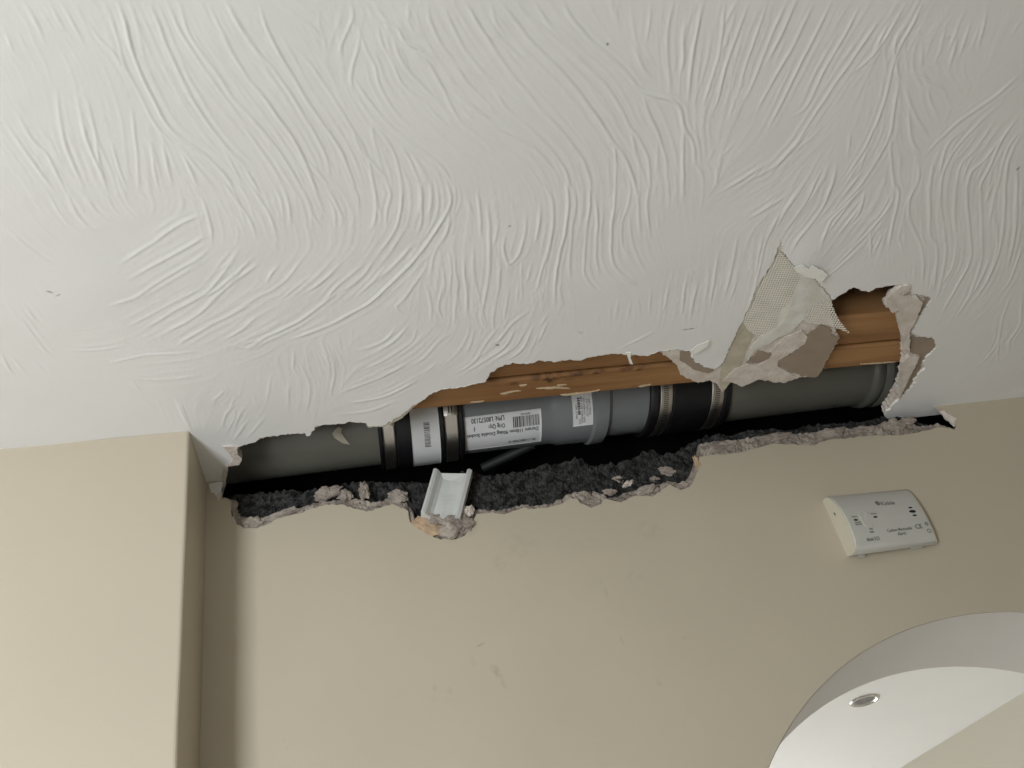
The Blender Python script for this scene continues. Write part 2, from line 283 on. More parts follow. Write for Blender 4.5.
def catmull(P, step):
    P = [np.array(p, float) for p in P]
    P = [2 * P[0] - P[1]] + P + [2 * P[-1] - P[-2]]
    out = []
    for i in range(1, len(P) - 2):
        p0, p1, p2, p3 = P[i - 1:i + 3]; n = max(2, int(np.linalg.norm(p2 - p1) / step))
        for k in range(n):
            t = k / n
            out.append(0.5 * ((2 * p1) + (p2 - p0) * t + (2 * p0 - 5 * p1 + 4 * p2 - p3) * t * t + (3 * p1 - p0 - 3 * p2 + p3) * t ** 3))
    out.append(P[-2]); return np.array(out)
GX0, GX1, GY0, GY1 = -0.70, 1.45, -0.90, YB
DX, DY = 0.00125, 0.0018
nx = int((GX1 - GX0) / DX) + 1; ny = int((GY1 - GY0) / DY) + 1
gx = GX0 + np.arange(nx) * DX; gy = GY0 + np.arange(ny) * DY
gx[-1] = GX1; gy[-1] = GY1
relief = np.zeros((ny, nx))
sx, sy, sn, st_, sa, sw = [], [], [], [], [], []
def add_ridge(wp, amp):
    s = catmull(wp, 0.0011); n = len(s)
    if n < 4: return
    tg = np.gradient(s, axis=0); tg /= np.linalg.norm(tg, axis=1)[:, None] + 1e-12
    u = np.arange(n) / (n - 1); L = n * 0.0011
    env = np.clip(np.minimum(u, 1 - u) * L / 0.02, 0.12, 1.0)
    ph = rng.uniform(0, 100)
    mod = 0.8 + 0.35 * np.array([noise.noise(Vector((ph + k * 0.03, 0, 0))) for k in range(n)])
    wob = np.array([noise.noise(Vector((ph, k * 0.05, 0))) for k in range(n)]) * 0.0007
    nrm = np.c_[-tg[:, 1], tg[:, 0]]; s = s + nrm * wob[:, None]
    flip = np.sign(nrm[:, 0]); flip[flip == 0] = 1; nrm *= flip[:, None]       # normal towards +x
    sx.extend(s[:, 0]); sy.extend(s[:, 1]); sn.extend(nrm); st_.extend(tg); sa.extend(amp * env * mod); sw.extend([rng.uniform(0.8, 1.25)] * n)
for k, txt in RIDGES.items():
    ox, oy, s = T[k]
    for item in txt.replace('\n', '|').split('|'):
        item = item.strip()
        if not item: continue
        amp = 0.00122 * rng.uniform(0.75, 1.2)
        if item[0] == '!': amp = 0.0018; item = item[1:]
        pts = [tuple(map(float, q.split(','))) for q in item.split()]
        wp = [np.array(on_ceil(ox + a * s, oy + b * s)[:2]) for a, b in pts]
        add_ridge(wp, amp)
        for sgn in (-1, 1):                       # fainter comb lines running beside the main one
            if len(wp) > 2 and rng.random() < 0.9:
                L = len(wp); off = sgn * rng.uniform(0.0055, 0.011); i0 = 0 if rng.random() < .6 else 1
                tt = [wp[min(i + 1, L - 1)] - wp[max(i - 1, 0)] for i in range(L)]
                q = [wp[i] + off * np.array([-tt[i][1], tt[i][0]]) / np.linalg.norm(tt[i]) for i in range(i0, L)]
                add_ridge(q, amp * rng.uniform(0.15, 0.42))
# the same combing carried on outside the picture
for i in range(1100):
    x0, y0 = rng.uniform(GX0, GX1), rng.uniform(GY0, -0.05)
    d = M @ np.array([x0, y0 - CAM.y, H - CAM.z]); px, py = 512 + F * d[0] / d[2], 384 + F * d[1] / d[2]
    if -60 < px < 1084 and -60 < py < 828: continue
    a = math.radians(75) + 0.7 * math.sin(x0 * 4.0) + rng.normal(0, 0.12); c = 0.9 * math.cos(x0 * 5 + y0 * 3); p = [(x0, y0)]
    for j in range(4):
        a += c * 0.25; p.append((p[-1][0] + 0.028 * math.cos(a), p[-1][1] + 0.028 * math.sin(a)))
    d = M @ np.array([p[-1][0], p[-1][1] - CAM.y, H - CAM.z]); px, py = 512 + F * d[0] / d[2], 384 + F * d[1] / d[2]
    if -10 < px < 1034 and -10 < py < 778: continue
    add_ridge(p, 0.0010)
sx, sy, sn, st_, sa, sw = map(np.array, (sx, sy, sn, st_, sa, sw))
ix = np.round((sx - GX0) / DX).astype(int); iy = np.round((sy - GY0) / DY).astype(int)
for dj in range(-3, 4):
    for di in range(-5, 6):
        jx, jy = ix + di, iy + dj
        ok = (jx >= 0) & (jx < nx) & (jy >= 0) & (jy < ny)
        ddx = GX0 + jx * DX - sx; ddy = GY0 + jy * DY - sy
        dn = ddx * sn[:, 0] + ddy * sn[:, 1]; dt = ddx * st_[:, 0] + ddy * st_[:, 1]
        wdt = np.where(dn < 0, 0.0015, 0.0009) * sw
        v = sa * np.exp(-(dn / wdt) ** 2 - (dt / 0.0016) ** 2)
        np.maximum.at(relief, (jy[ok], jx[ok]), v[ok])
XX, YY = np.meshgrid(gx, gy)
relief += 0.0005 * np.sin(XX * 31 + 2.1 * np.sin(YY * 17)) * np.sin(YY * 23 + 1.3 * np.sin(XX * 13)) + 0.0001 * np.sin(XX * 83 + 3 * np.sin(YY * 41)) * np.sin(YY * 67)
# faint comb striations that follow the strokes between the ridges
def blur(a, sx_, sy_):
    fy = np.fft.fftfreq(a.shape[0])[:, None]; fx = np.fft.rfftfreq(a.shape[1])[None, :]
    return np.fft.irfft2(np.fft.rfft2(a) * np.exp(-2 * (np.pi ** 2) * ((fx * sx_ / DX) ** 2 + (fy * sy_ / DY) ** 2)), a.shape)
q1, q2, qd = np.zeros((ny, nx)), np.zeros((ny, nx)), np.zeros((ny, nx))
okk = (ix >= 0) & (ix < nx) & (iy >= 0) & (iy < ny)
ang2 = 2 * np.arctan2(st_[:, 1], st_[:, 0])
np.add.at(q1, (iy[okk], ix[okk]), np.cos(ang2[okk])); np.add.at(q2, (iy[okk], ix[okk]), np.sin(ang2[okk])); np.add.at(qd, (iy[okk], ix[okk]), 1.0)
q1, q2 = blur(q1, .016, .016), blur(q2, .016, .016); qd = blur(qd, .022, .022)
phi = 0.5 * np.arctan2(q2, q1); ux, uy = np.cos(phi), np.sin(phi)
wn = blur(rng.normal(0, 1, (ny, nx)), .0011, .0011); wn /= wn.std()
JJ, II = np.meshgrid(np.arange(ny), np.arange(nx), indexing='ij')
acc = wn.copy()
for sg in (1, -1):
    fx_, fy_ = II.astype(float), JJ.astype(float); dx_, dy_ = sg * ux, sg * uy
    for k in range(16):
        fx_ = np.clip(fx_ + dx_ * 0.0016 / DX, 0, nx - 1); fy_ = np.clip(fy_ + dy_ * 0.0016 / DY, 0, ny - 1)
        ii, jj = fx_.round().astype(int), fy_.round().astype(int); acc += wn[jj, ii]
        vx_, vy_ = ux[jj, ii], uy[jj, ii]; sgn_ = np.sign(vx_ * dx_ + vy_ * dy_); sgn_[sgn_ == 0] = 1; dx_, dy_ = vx_ * sgn_, vy_ * sgn_
acc /= acc.std(); dens = np.clip(qd / np.percentile(qd, 85), 0, 1)
relief += (0.00003 + 0.00015 * dens) * np.maximum(acc - 0.3, -0.2)
# torn skim pulled a little downwards beside the tape
cpt = on_ceil(806, 262); relief += 0.0022 * np.exp(-((XX - cpt.x) / 0.022) ** 2 - ((YY - cpt.y) / 0.045) ** 2)
edge_f = np.clip((0.0 - YY) / 0.03, 0.15, 1); relief *= edge_f
def inside(px, py, poly):
    r = np.zeros(px.shape, bool); n = len(poly)
    for i in range(n):
        x1, y1 = poly[i]; x2, y2 = poly[(i + 1) % n]
        if y1 == y2: continue
        c = ((y1 > py) != (y2 > py)) & (px < (x2 - x1) * (py - y1) / (y2 - y1) + x1); r ^= c
    return r
VX, VY = XX.copy(), YY.copy()
# snap grid points next to the torn outline onto it
Ad = ragged(A, 0.0007, 0.0, closed=True)
best = np.full((ny, nx), 9.0)
for (qx, qy) in Ad:
    i0 = int(round((qx - GX0) / DX)); j0 = int(round((qy - GY0) / DY))
    if 0 <= i0 < nx and 0 <= j0 < ny:
        d = ((XX[j0, i0] - qx) / DX) ** 2 + ((YY[j0, i0] - qy) / DY) ** 2
        if d < best[j0, i0]: best[j0, i0] = d; VX[j0, i0] = qx; VY[j0, i0] = qy
cx = 0.25 * (VX[:-1, :-1] + VX[1:, :-1] + VX[:-1, 1:] + VX[1:, 1:]); cy = 0.25 * (VY[:-1, :-1] + VY[1:, :-1] + VY[:-1, 1:] + VY[1:, 1:])
keep = ~inside(cx, cy, A)
idx = np.arange(nx * ny).reshape(ny, nx)
quads = np.stack([idx[:-1, :-1], idx[1:, :-1], idx[1:, 1:], idx[:-1, 1:]], -1)[keep]
co = np.stack([VX, VY, H - relief], -1).reshape(-1, 3)
RX0, RX1, RY0, RY1 = -2.6, 2.0, -1.8, YB            # room
extra = [(RX0, RY0), (RX1, RY0), (RX1, GY0), (RX0, GY0)], [(RX0, GY0), (GX0, GY0), (GX0, RY1), (RX0, RY1)], [(GX1, GY0), (RX1, GY0), (RX1, RY1), (GX1, RY1)]
ev = np.array([(x, y, H) for q in extra for x, y in reversed(q)]); nb = len(co)
co = np.vstack([co, ev]); quads = np.vstack([quads, nb + np.arange(12).reshape(3, 4)])
used = np.unique(quads); remap = np.full(len(co), -1); remap[used] = np.arange(len(used)); co = co[used]; quads = remap[quads]
me = bpy.data.meshes.new('ceiling')
me.vertices.add(len(co)); me.vertices.foreach_set('co', co.ravel())
me.loops.add(quads.size); me.loops.foreach_set('vertex_index', quads.ravel().astype(np.int32))
me.polygons.add(len(quads)); me.polygons.foreach_set('loop_start', (np.arange(len(quads)) * 4).astype(np.int32))
me.polygons.foreach_set('use_smooth', np.ones(len(quads), bool)); me.update(calc_edges=True); me.validate()
ceiling = struct(link('ceiling', me, m_ceil), 'white hand-combed textured ceiling torn open along the wall', 'ceiling')
def cmark(px, py, ra, rb, ang, s):
    p = on_ceil(px, py); return (p.x, p.y, ra, rb, ang, s)
add_marks(m_ceil, [cmark(50, 292, .005, .0016, .5, 1), cmark(58, 295, .004, .0014, -.5, 1), cmark(580, 332.5, .0045, .0022, .6, 1), cmark(689, 329, .012, .0014, -.1, .8), cmark(2, 122, .003, .002, 0, .7),
                   cmark(608, 44, .002, .002, 0, 1), cmark(949, 38, .0025, .0022, 0, 1), cmark(1018, 168, .0025, .004, 0, .9), cmark(510, 226, .002, .002, 0, .8), cmark(497, 345, .004, .002, .3, .9)], (0.10, 0.09, 0.08), 'xy')

def edge_strip(name, outline, ztop, zbot, m, parent, jit, rows=3):
    """broken side faces of a sheet along an open outline"""
    n = len(outline); v = []; f = []
    for r in range(rows + 1):
        t = r / rows
        for i, p in enumerate(outline):
            k = 0 if r in (0,) else 1
            a = noise.noise(Vector((p[0] * 220, p[1] * 220, r * 1.7))) * jit * k; b = noise.noise(Vector((p[0] * 220, p[1] * 220, 40 + r * 1.7))) * jit * k
            v.append((p[0] + a, p[1] + b, zbot + (ztop - zbot) * t))
    for r in range(rows):
        for i in range(n - 1): f.append((r * n + i, r * n + i + 1, (r + 1) * n + i + 1, (r + 1) * n + i))
    return mesh(name, v, f, m, parent)
edge_strip('torn_skim_edge', A[:-2], H + 0.0032, H - 0.0001, m_white_flap, ceiling, 0.0006, 2)
edge_strip('broken_board_edge', B[:-2], H + 0.0155, H + 0.003, m_board, ceiling, 0.0014, 4)
# plasterboard around the hole: its face shows wherever the skim has come away
outer = [(-0.30, YB), (-0.30, -0.40), (0.95, -0.40), (0.95, YB)]
bpts = [(-0.30, YB), (-0.30, -0.42), (0.95, -0.42), (0.95, YB), (B[-3][0], YB)] + [p for p in reversed(B[:-2])] + [(B[0][0], YB)]
def dedupe(pts):
    o = []
    for p in pts:
        if not o or abs(p[0] - o[-1][0]) + abs(p[1] - o[-1][1]) > 1e-6: o.append(p)
    return o
bpts = dedupe(bpts); tr = tess(bpts)
bm = bmesh.new(); vv = [bm.verts.new((p[0], p[1], H + 0.003)) for p in bpts]; v2 = [bm.verts.new((p[0], p[1], H + 0.0155)) for p in bpts]
for t in tr:
    for s_ in (vv, v2):
        try: bm.faces.new([s_[i] for i in t])
        except ValueError: pass
me = bpy.data.meshes.new('plasterboard'); bm.to_mesh(me); bm.free(); link('plasterboard', me, m_board, ceiling)

# torn layers left on the board
def patch(name, pix, dz, thick, m, amp=0.0017, parent=ceiling, step=0.0016):
    return slab(name, ragged(ceil_poly(pix, dz), step, amp), H + dz, H + dz + thick, m, parent)
def c6(pts): return [(680 + a * .2344, 220 + b * .2344) for a, b in pts]
def c7(pts): return [(824 + a * .2865, 180 + b * .2865) for a, b in pts]
patch('brown_paper', c6([(600, 450), (640, 455), (645, 490), (680, 500), (605, 640), (580, 672), (525, 667), (480, 655), (420, 620), (415, 605), (450, 580), (490, 560), (540, 520), (545, 490)]), 0.0012, 0.0016, m_paper)
patch('brown_paper', c6([(283, 608), (335, 558), (388, 568), (380, 592), (330, 612)]), 0.0019, 0.001, m_paper)
patch('brown_paper', c7([(305, 545), (330, 550), (385, 555), (395, 580), (350, 615), (340, 650), (300, 720), (275, 748), (300, 660), (325, 625), (300, 600)]), 0.0020, 0.001, m_paper)
patch('brown_paper', c7([(352, 408), (374, 410), (370, 440), (335, 492), (325, 485), (345, 445)]), 0.0020, 0.001, m_paper)
patch('brown_paper', c6([(0, 560), (38, 562), (60, 600), (95, 622), (150, 642), (120, 655), (60, 640), (20, 610), (0, 600)]), 0.0019, 0.001, m_paper, 0.0005)
patch('tape_backing', c6([(262, 430), (300, 425), (330, 440), (240, 660), (180, 738), (168, 700), (175, 640), (215, 540)]), 0.0018, 0.001, m_tapebase, 0.0005)
patch('smeared_filler', c6([(490, 205), (560, 240), (640, 330), (600, 350), (560, 380), (505, 450), (470, 480), (420, 500), (380, 530), (320, 555), (290, 600), (300, 550), (345, 495), (415, 455), (430, 390), (470, 350), (500, 290), (515, 250)]), 0.0010, 0.0016, m_smear, 0.0008)
patch('plaster_smear', c6([(180, 690), (230, 640), (290, 615), (330, 620), (390, 590), (400, 545), (450, 500), (520, 470), (545, 500), (530, 530), (480, 565), (420, 600), (415, 625), (490, 665), (440, 695), (380, 675), (330, 682), (265, 712), (215, 690)]), 0.0008, 0.0015, m_board, 0.0009)
def curl(c, ax, amt):
    def f(v):
        d = max(0.0, (v.x - c.x) * ax[0] + (v.y - c.y) * ax[1]); return Vector((v.x, v.y, v.z - amt * (d ** 1.4)))
    return f
p0 = on_ceil(795, 266)
slab('torn_skim_flap', ragged(ceil_poly(c6([(480, 190), (520, 178), (545, 195), (560, 180), (600, 200), (625, 220), (600, 252), (560, 235), (520, 225), (490, 208)])), 0.003, 0.0009), H - 0.0052, H - 0.0044, m_white_flap, ceiling)
patch('torn_skim_flap', c6([(45, 560), (75, 535), (125, 515), (118, 540), (90, 560), (60, 572)]), -0.003, 0.001, m_white_flap, 0.0004)
patch('torn_skim_flap', [(626, 353), (631.5, 353), (630.5, 358), (633, 364.5), (630, 364), (628, 358)], -0.001, 0.0012, m_white_flap, 0.0002)
patch('torn_paper', [(366, 424), (380, 421.5), (397, 413), (408, 401), (418, 397.5), (424, 399), (412, 408.5), (403, 417.5), (386, 426.5), (368, 427.5)], 0.001, 0.001, m_tapebase, 0.0005)
patch('plaster_flake', [(222.8, 447), (231, 446.5), (237.4, 448), (237.4, 454.7), (242, 459.3), (239, 464.9), (229, 466.5), (233, 460), (229, 453)], -0.002, 0.004, m_board, 0.0005)
patch('torn_edge_strip', [(224.5, 466), (228.5, 466), (226, 482), (222.5, 499), (219.5, 500), (221.5, 482)], -0.002, 0.006, m_board, 0.0007)
patch('plaster_flake', c7([(215, 425), (240, 395), (270, 372), (300, 368), (303, 385), (275, 405), (330, 412), (345, 430), (325, 480), (300, 530), (300, 600), (282, 590), (270, 540), (255, 480), (262, 455), (240, 465)]), -0.003, 0.006, m_board, 0.0009)
patch('plaster_flake', c7([(270, 640), (300, 615), (335, 620), (320, 650), (285, 720), (262, 765), (255, 745), (275, 700)]), -0.003, 0.006, m_board, 0.0009)

# fibreglass joint tape: woven strands
def weave(name, pix, dz, pitch, wdt, m, parent, sag=None):
    poly = ceil_poly(pix, dz); a, b = np.array(on_ceil(780, 240, dz)[:2]), np.array(on_ceil(728, 372, dz)[:2])
    d = (b - a) / np.linalg.norm(b - a); e = np.array([-d[1], d[0]]); P = np.array(poly)
    bm = bmesh.new()
    for (u, v, off) in ((d, e, 0.0), (e, d, 0.0003)):
        lo, hi = (P @ v).min(), (P @ v).max(); l0, l1 = (P @ u).min(), (P @ u).max()
        k = lo + pitch / 2
        while k < hi:
            s = np.arange(l0, l1, 0.0012); q = s[:, None] * u + k * v
            wob = np.array([noise.noise(Vector((x * 70, y * 70, off * 1e4))) * 0.0006 for x, y in q]); q = q + wob[:, None] * v
            ins = inside(q[:, 0], q[:, 1], poly); run = []
            for j in range(len(s) + 1):
                if j < len(s) and ins[j]: run.append(q[j])
                else:
                    if len(run) > 2:
                        vs_ = []
                        for c in run:
                            zz = H + dz - off - (sag(c) if sag else 0)
                            ww = v * wdt / 2
                            vs_.append([bm.verts.new((c[0] - ww[0], c[1] - ww[1], zz)), bm.verts.new((c[0], c[1], zz - 0.0005)), bm.verts.new((c[0] + ww[0], c[1] + ww[1], zz))])
                        for r1, r2 in zip(vs_, vs_[1:]):
                            bm.faces.new((r1[0], r1[1], r2[1], r2[0])); bm.faces.new((r1[1], r1[2], r2[2], r2[1])); bm.faces.new((r1[0], r2[0], r2[2], r1[2]))
                    run = []
            k += pitch
    return frombm(name, bm, m, parent)
tape_pix = c6([(425, 130), (470, 175), (505, 220), (520, 265), (480, 340), (450, 430), (390, 490), (330, 500), (290, 470), (262, 430), (300, 350), (335, 280), (390, 190)])
tape = empty('joint_tape', on_ceil(755, 300, 0.0))
tag(tape, 'torn strip of woven mesh joint tape on the ceiling beside the hole', 'tape')
patch('adhesive_backing', tape_pix, 0.0019, 0.001, m_tapebase, 0.0006, tape)
weave('mesh_weave', tape_pix, 0.0013, 0.0032, 0.0017, m_scrim, tape)
p1 = np.array(on_ceil(828, 305)[:2])
weave('frayed_weave', c6([(540, 395), (600, 345), (640, 330), (655, 375), (680, 425), (722, 470), (690, 460), (640, 448), (590, 445), (545, 440), (520, 425)]), -0.001, 0.0032, 0.0013, m_scrim, tape, lambda c: 0.15 * max(0, c[0] - p1[0]))

# ------------------------------------------------------------------ walls
C_PIX = [(222, 484), (220, 499.4), (227, 498.4), (232, 502), (231, 513), (236.5, 524), (243.8, 528.5), (256.5, 528.5), (267.5, 524), (278.4, 518.5), (294.8, 514),
         (309.4, 509.4), (325.8, 504.8), (344.6, 504.8), (353.7, 508.5), (366.5, 511.6), (379.2, 508.5), (392, 504), (401, 507.6), (408.4, 511.2), (410, 522),
         (417.5, 527.6), (428.5, 534), (437.6, 538.5), (454, 539.5), (465, 535.8), (470.8, 525.3), (476.3, 514), (491.8, 512), (504, 514.5), (522, 508), (535, 509),
         (553.6, 506.7), (560, 504.8), (569.4, 498.6), (577, 498.6), (580.3, 503.3), (591.3, 508), (602, 504), (605.3, 498.6), (621, 502.5), (628.8, 498.6),
         (636.6, 495.5), (652, 496.6), (660, 491.6), (669.4, 484.5), (680.3, 490), (689.7, 486.9), (696, 476), (699, 466.6), (699, 457), (710, 454.8), (739.4, 452.8),
         (773.8, 443.4), (814.4, 445), (826.9, 440.3), (867.5, 435.6), (898.8, 435.6), (917.5, 432.5), (939.4, 427), (955, 430), (956.6, 424.7), (951.9, 415.3), (942.5, 410.6), (934, 404.2)]
Cw = wall_poly(C_PIX); Cw[0] = (Cw[0][0], H); Cw[-1] = (Cw[-1][0], H)
Cr = ragged(Cw, 0.004, 0.0012, closed=False)
AXC, AZC, AR = 0.6807, H - 0.685, 0.379             # arch: centre and radius
NA = 48
arch = [(AXC - AR, 0.0)] + [(AXC - AR * math.cos(math.pi * i / NA), AZC + AR * math.sin(math.pi * i / NA)) for i in range(NA + 1)] + [(AXC + AR, 0.0)]
BX = -0.221                                          # side of the chimney breast
TW = 0.16                                            # thickness of the back wall
front_poly = dedupe([(BX - 0.01, 0.0), (BX - 0.01, H)] + Cr + [(RX1, H), (RX1, 0.0)] + list(reversed(arch)))
wall_back = struct(slab('wall_back', front_poly, 0.0, 0.004, m_wall, None, 'y'), 'beige back wall broken open at the top with an arched opening', 'wall')
rear_poly = [(-0.6, 0.0), (-0.6, H + 0.25), (RX1, H + 0.25), (RX1, 0.0)] + list(reversed(arch))
slab('rear_face', rear_poly, TW - 0.01, TW, m_white, wall_back, 'y')
v = []; f = []
for (x, z) in arch:
    k = 1 - 0.0005 / AR; xs_ = AXC + (x - AXC) * k; zs_ = z if z < AZC - 0.01 else AZC + (z - AZC) * k; v += [(xs_, -0.0002, zs_), (xs_, TW + 0.0002, zs_)]
for i in range(len(arch) - 1): f.append((2 * i, 2 * i + 1, 2 * i + 3, 2 * i + 2))
slab('void_masonry', [(-0.6, H - 0.12), (-0.6, H + 0.21), (RX1, H + 0.21), (RX1, H - 0.12)], TW - 0.016, TW - 0.0105, m_void_shade, wall_back, 'y')  # lining behind the pipes, its darkness painted on instead of cast
mesh('arch_soffit', v, f, m_soffit, wall_back, True)
def wmark(px, py, ra, rb, ang, s):
    p = on_wall(px, py); return (p.x, p.z, ra, rb, ang, s)
add_marks(m_wall, [wmark(496, 671, .006, .014, .35, .55), wmark(503, 683, .004, .009, .4, .4), wmark(480, 645, .008, .002, .4, .5), wmark(472, 660, .004, .012, .3, .22), wmark(434, 692, .005, .013, -.1, .3), wmark(449, 695, .005, .012, -.3, .28),
                   wmark(500, 563, .010, .014, 0, .25), wmark(605, 590, .003, .02, .15, .25), wmark(635, 575, .012, .010, .5, .22), wmark(659, 683, .003, .007, .3, .5), wmark(684, 637, .004, .004, .3, .45),
                   wmark(622, 641, .002, .008, .2, .45), wmark(650, 530, .022, .022, .2, .16), wmark(588, 545, .03, .012, .1, .12), wmark(520, 545, .03, .03, .1, .14), wmark(1014, 418, .0018, .0022, 0, 1), wmark(286, 743, .003, .008, .2, .4)], (0.30, 0.26, 0.19), 'xz')

# broken plaster band and the dark block behind it
E_PIX = [(219, 497), (227, 496), (234, 500), (243, 514), (254, 518), (275, 511), (300, 506), (314, 501), (340, 498), (362, 497), (372, 501), (383, 499), (392, 493), (403, 494), (408, 505),
         (413, 518), (425, 523), (440, 524), (455, 522), (468, 515), (478, 507), (500, 509), (522, 503), (540, 504), (553, 501), (567, 494), (577, 489), (584, 488), (595, 489), (606, 494), (612, 497), (625, 491),
         (640, 488), (655, 484), (668, 479), (682, 482), (690, 473), (696, 455), (699, 442), (712, 439), (740, 437), (760, 434), (800, 431), (835, 428), (870, 424), (885, 419), (905, 418), (918, 425), (938, 422), (950, 426), (958, 428)]
D_PIX = [(216, 496), (255, 494), (284, 491), (313, 490), (340, 486), (357, 481), (372, 480), (381, 484), (407, 482), (425, 483), (445, 476), (470, 471.5), (483, 473), (504, 475.4), (525, 470), (546, 465), (567, 461), (582, 458),
         (590, 463.4), (604, 463.4), (622, 462), (633, 458), (649, 449), (660, 454), (676, 453), (685, 446), (698, 440), (705, 435.5), (760, 430.5), (800, 427), (867, 421.6), (890, 417), (905, 417), (925, 424), (960, 430)]
def xfun(pts):
    pts = sorted(pts); xs = np.array([p[0] for p in pts]); zs = np.array([p[1] for p in pts])
    return lambda x: float(np.interp(x, xs, zs))
def mono(pts):
    o = [pts[0]]
    for p in pts[1:]:
        o.append((max(p[0], o[-1][0] + 0.0006), p[1]))
    return o
fC = xfun(mono(Cw[1:-4])); fE = xfun(mono(wall_poly(E_PIX, 0.008))); fD = xfun(mono(wall_poly(D_PIX, 0.02)))
def nz(x, y, z, s): return noise.noise(Vector((x * s, y * s, z * s)))
X0, X1 = Cw[1][0] - 0.004, Cw[-4][0] + 0.004
# plaster band
cols_ = int((X1 - X0) / 0.0022); rows_ = 11; v = []; f = []
for i in range(cols_ + 1):
    x = X0 + (X1 - X0) * i / cols_
    zc = fC(x) - 0.006; ze = max(fE(x), fC(x) + 0.002) + 0.002 * nz(x, 0, 0, 240)
    for r in range(rows_ + 1):
        t = r / rows_; z = zc + (ze - zc) * t
        y = 0.0045 + 0.007 * max(0, t - 0.2) + 0.0035 * nz(x, 0.3, z, 130) + 0.002 * nz(x, 0.7, z, 330)
        if t > 0.93: y += 0.006
        v.append((x, max(y, 0.0038), z))
for i in range(cols_):
    for r in range(rows_): a = i * (rows_ + 1) + r; f.append((a, a + rows_ + 1, a + rows_ + 2, a + 1))
mesh('broken_plaster', v, f, m_plaster, wall_back)
# block: rough front face, ragged top, top surface running back
cols_ = int((X1 - X0 + 0.02) / 0.0016); nf, nt_ = 52, 20; v = []; f = []; R_ = nf + nt_
for i in range(cols_ + 1):
    x = X0 - 0.01 + (X1 - X0 + 0.02) * i / cols_
    zb = fC(x) - 0.015; zt = fD(x) + 0.004 * nz(x, 0, 1.0, 150)
    zt = max(zt, zb + 0.004)
    for r in range(nf):
        z = zb + (zt - zb) * r / (nf - 1)
        y = 0.013 + 0.008 * (r / (nf - 1)) ** 2 + 0.009 * nz(x, 5.3, z, 48) + 0.003 * nz(x, 2.3, z, 190) + 0.0028 * nz(x, 4.3, z, 430)
        v.append((x, max(y, 0.0065), z))
    for r in range(nt_):
        t = (r + 1) / nt_; y = 0.024 + t * (TW - 0.03)
        v.append((x, y, zt - 0.012 * t + 0.006 * nz(x, y, 9.1, 90) + 0.003 * nz(x, y, 3.1, 260)))
for i in range(cols_):
    for r in range(R_ - 1): a = i * R_ + r; f.append((a, a + R_, a + R_ + 1, a + 1))
mesh('rough_block_core', v, f, m_block, wall_back)

def rock(name, center, size, m, parent, seed, rot=0.0, sub=4):
    bm = bmesh.new(); bmesh.ops.create_icosphere(bm, subdivisions=sub, radius=1.0)
    for q in bm.verts:
        n = q.co.normalized(); k = 0.85 + 0.45 * noise.noise(n * 1.6 + Vector((seed, 0, 0))) + 0.22 * noise.noise(n * 4 + Vector((0, seed, 0))) + 0.12 * noise.noise(n * 9 + Vector((0, 0, seed)))
        p = Vector((n.x * k * size[0], n.y * k * size[1], n.z * k * size[2]))
        q.co = Matrix.Rotation(rot, 3, 'Y') @ p + Vector(center)
    return frombm(name, bm, m, parent)
def chunk(px, py, sz, seed, rot=0.0, m=m_plaster, y=0.006):
    c = on_wall(px, py, y); return rock('plaster_chunk', c, sz, m, wall_back, seed, rot)
chunk(327, 493, (.020, .007, .010), 1.2, -.25); chunk(345, 496, (.011, .006, .009), 2.7); chunk(364, 491, (.008, .006, .014), 3.1); chunk(398, 496, (.013, .005, .010), 4.4, .35)
chunk(283, 514, (.022, .005, .006), 5.2, -.3); chunk(252, 522, (.014, .005, .007), 6.6); chunk(427, 526, (.021, .005, .013), 7.3, .45, m_tan, 0.002); chunk(456, 526, (.024, .011, .018), 8.8, -.1, m_plaster, -0.001); chunk(436, 520, (.014, .007, .008), 31.8, .4, m_plaster, 0.0); chunk(468, 512, (.008, .007, .009), 33.3, .5, m_board, 0.0)
chunk(470, 517, (.006, .005, .008), 9.1, .6); chunk(412, 517, (.003, .004, .016), 10.2, -.15); chunk(591, 502, (.015, .004, .007), 11.5); chunk(618, 480, (.010, .005, .005), 12.4, .3, m_plaster, 0.016)
chunk(646, 490, (.016, .005, .007), 13.9, -.25); chunk(668, 472, (.014, .005, .008), 14.1, .5, m_plaster, 0.016); chunk(681, 486, (.012, .004, .006), 15.7, -.3); chunk(697, 463, (.004, .004, .014), 16.6, 0, m_tan, 0.003)
chunk(725, 446, (.024, .005, .009), 17.4, -.1); chunk(775, 437, (.026, .005, .007), 18.6, -.1); chunk(830, 433, (.024, .005, .008), 19.2, -.1); chunk(893, 425, (.017, .006, .010), 20.3, -.1); chunk(908, 421, (.012, .006, .006), 21.5)
chunk(949, 418, (.005, .006, .016), 22.2, -.5, m_board, 0.004); chunk(864, 430, (.018, .005, .007), 23.8, -.1); chunk(233, 506, (.006, .004, .010), 24.9, .2); chunk(219, 497, (.004, .004, .010), 25.3, .1, m_board, 0.002)
chunk(610, 492, (.010, .004, .005), 26.3, .2); chunk(628, 484, (.009, .005, .004), 27.7, -.4, m_board, 0.016); chunk(655, 480, (.007, .004, .005), 28.1, .4, m_plaster, 0.016)

slab('white_paint_overlap', ragged(wall_poly([(209, 484), (222.5, 482), (221.5, 495), (217, 497), (214, 493), (211, 493)]), 0.003, 0.0008), -0.0008, 0.0, m_ceil, wall_back, 'y')
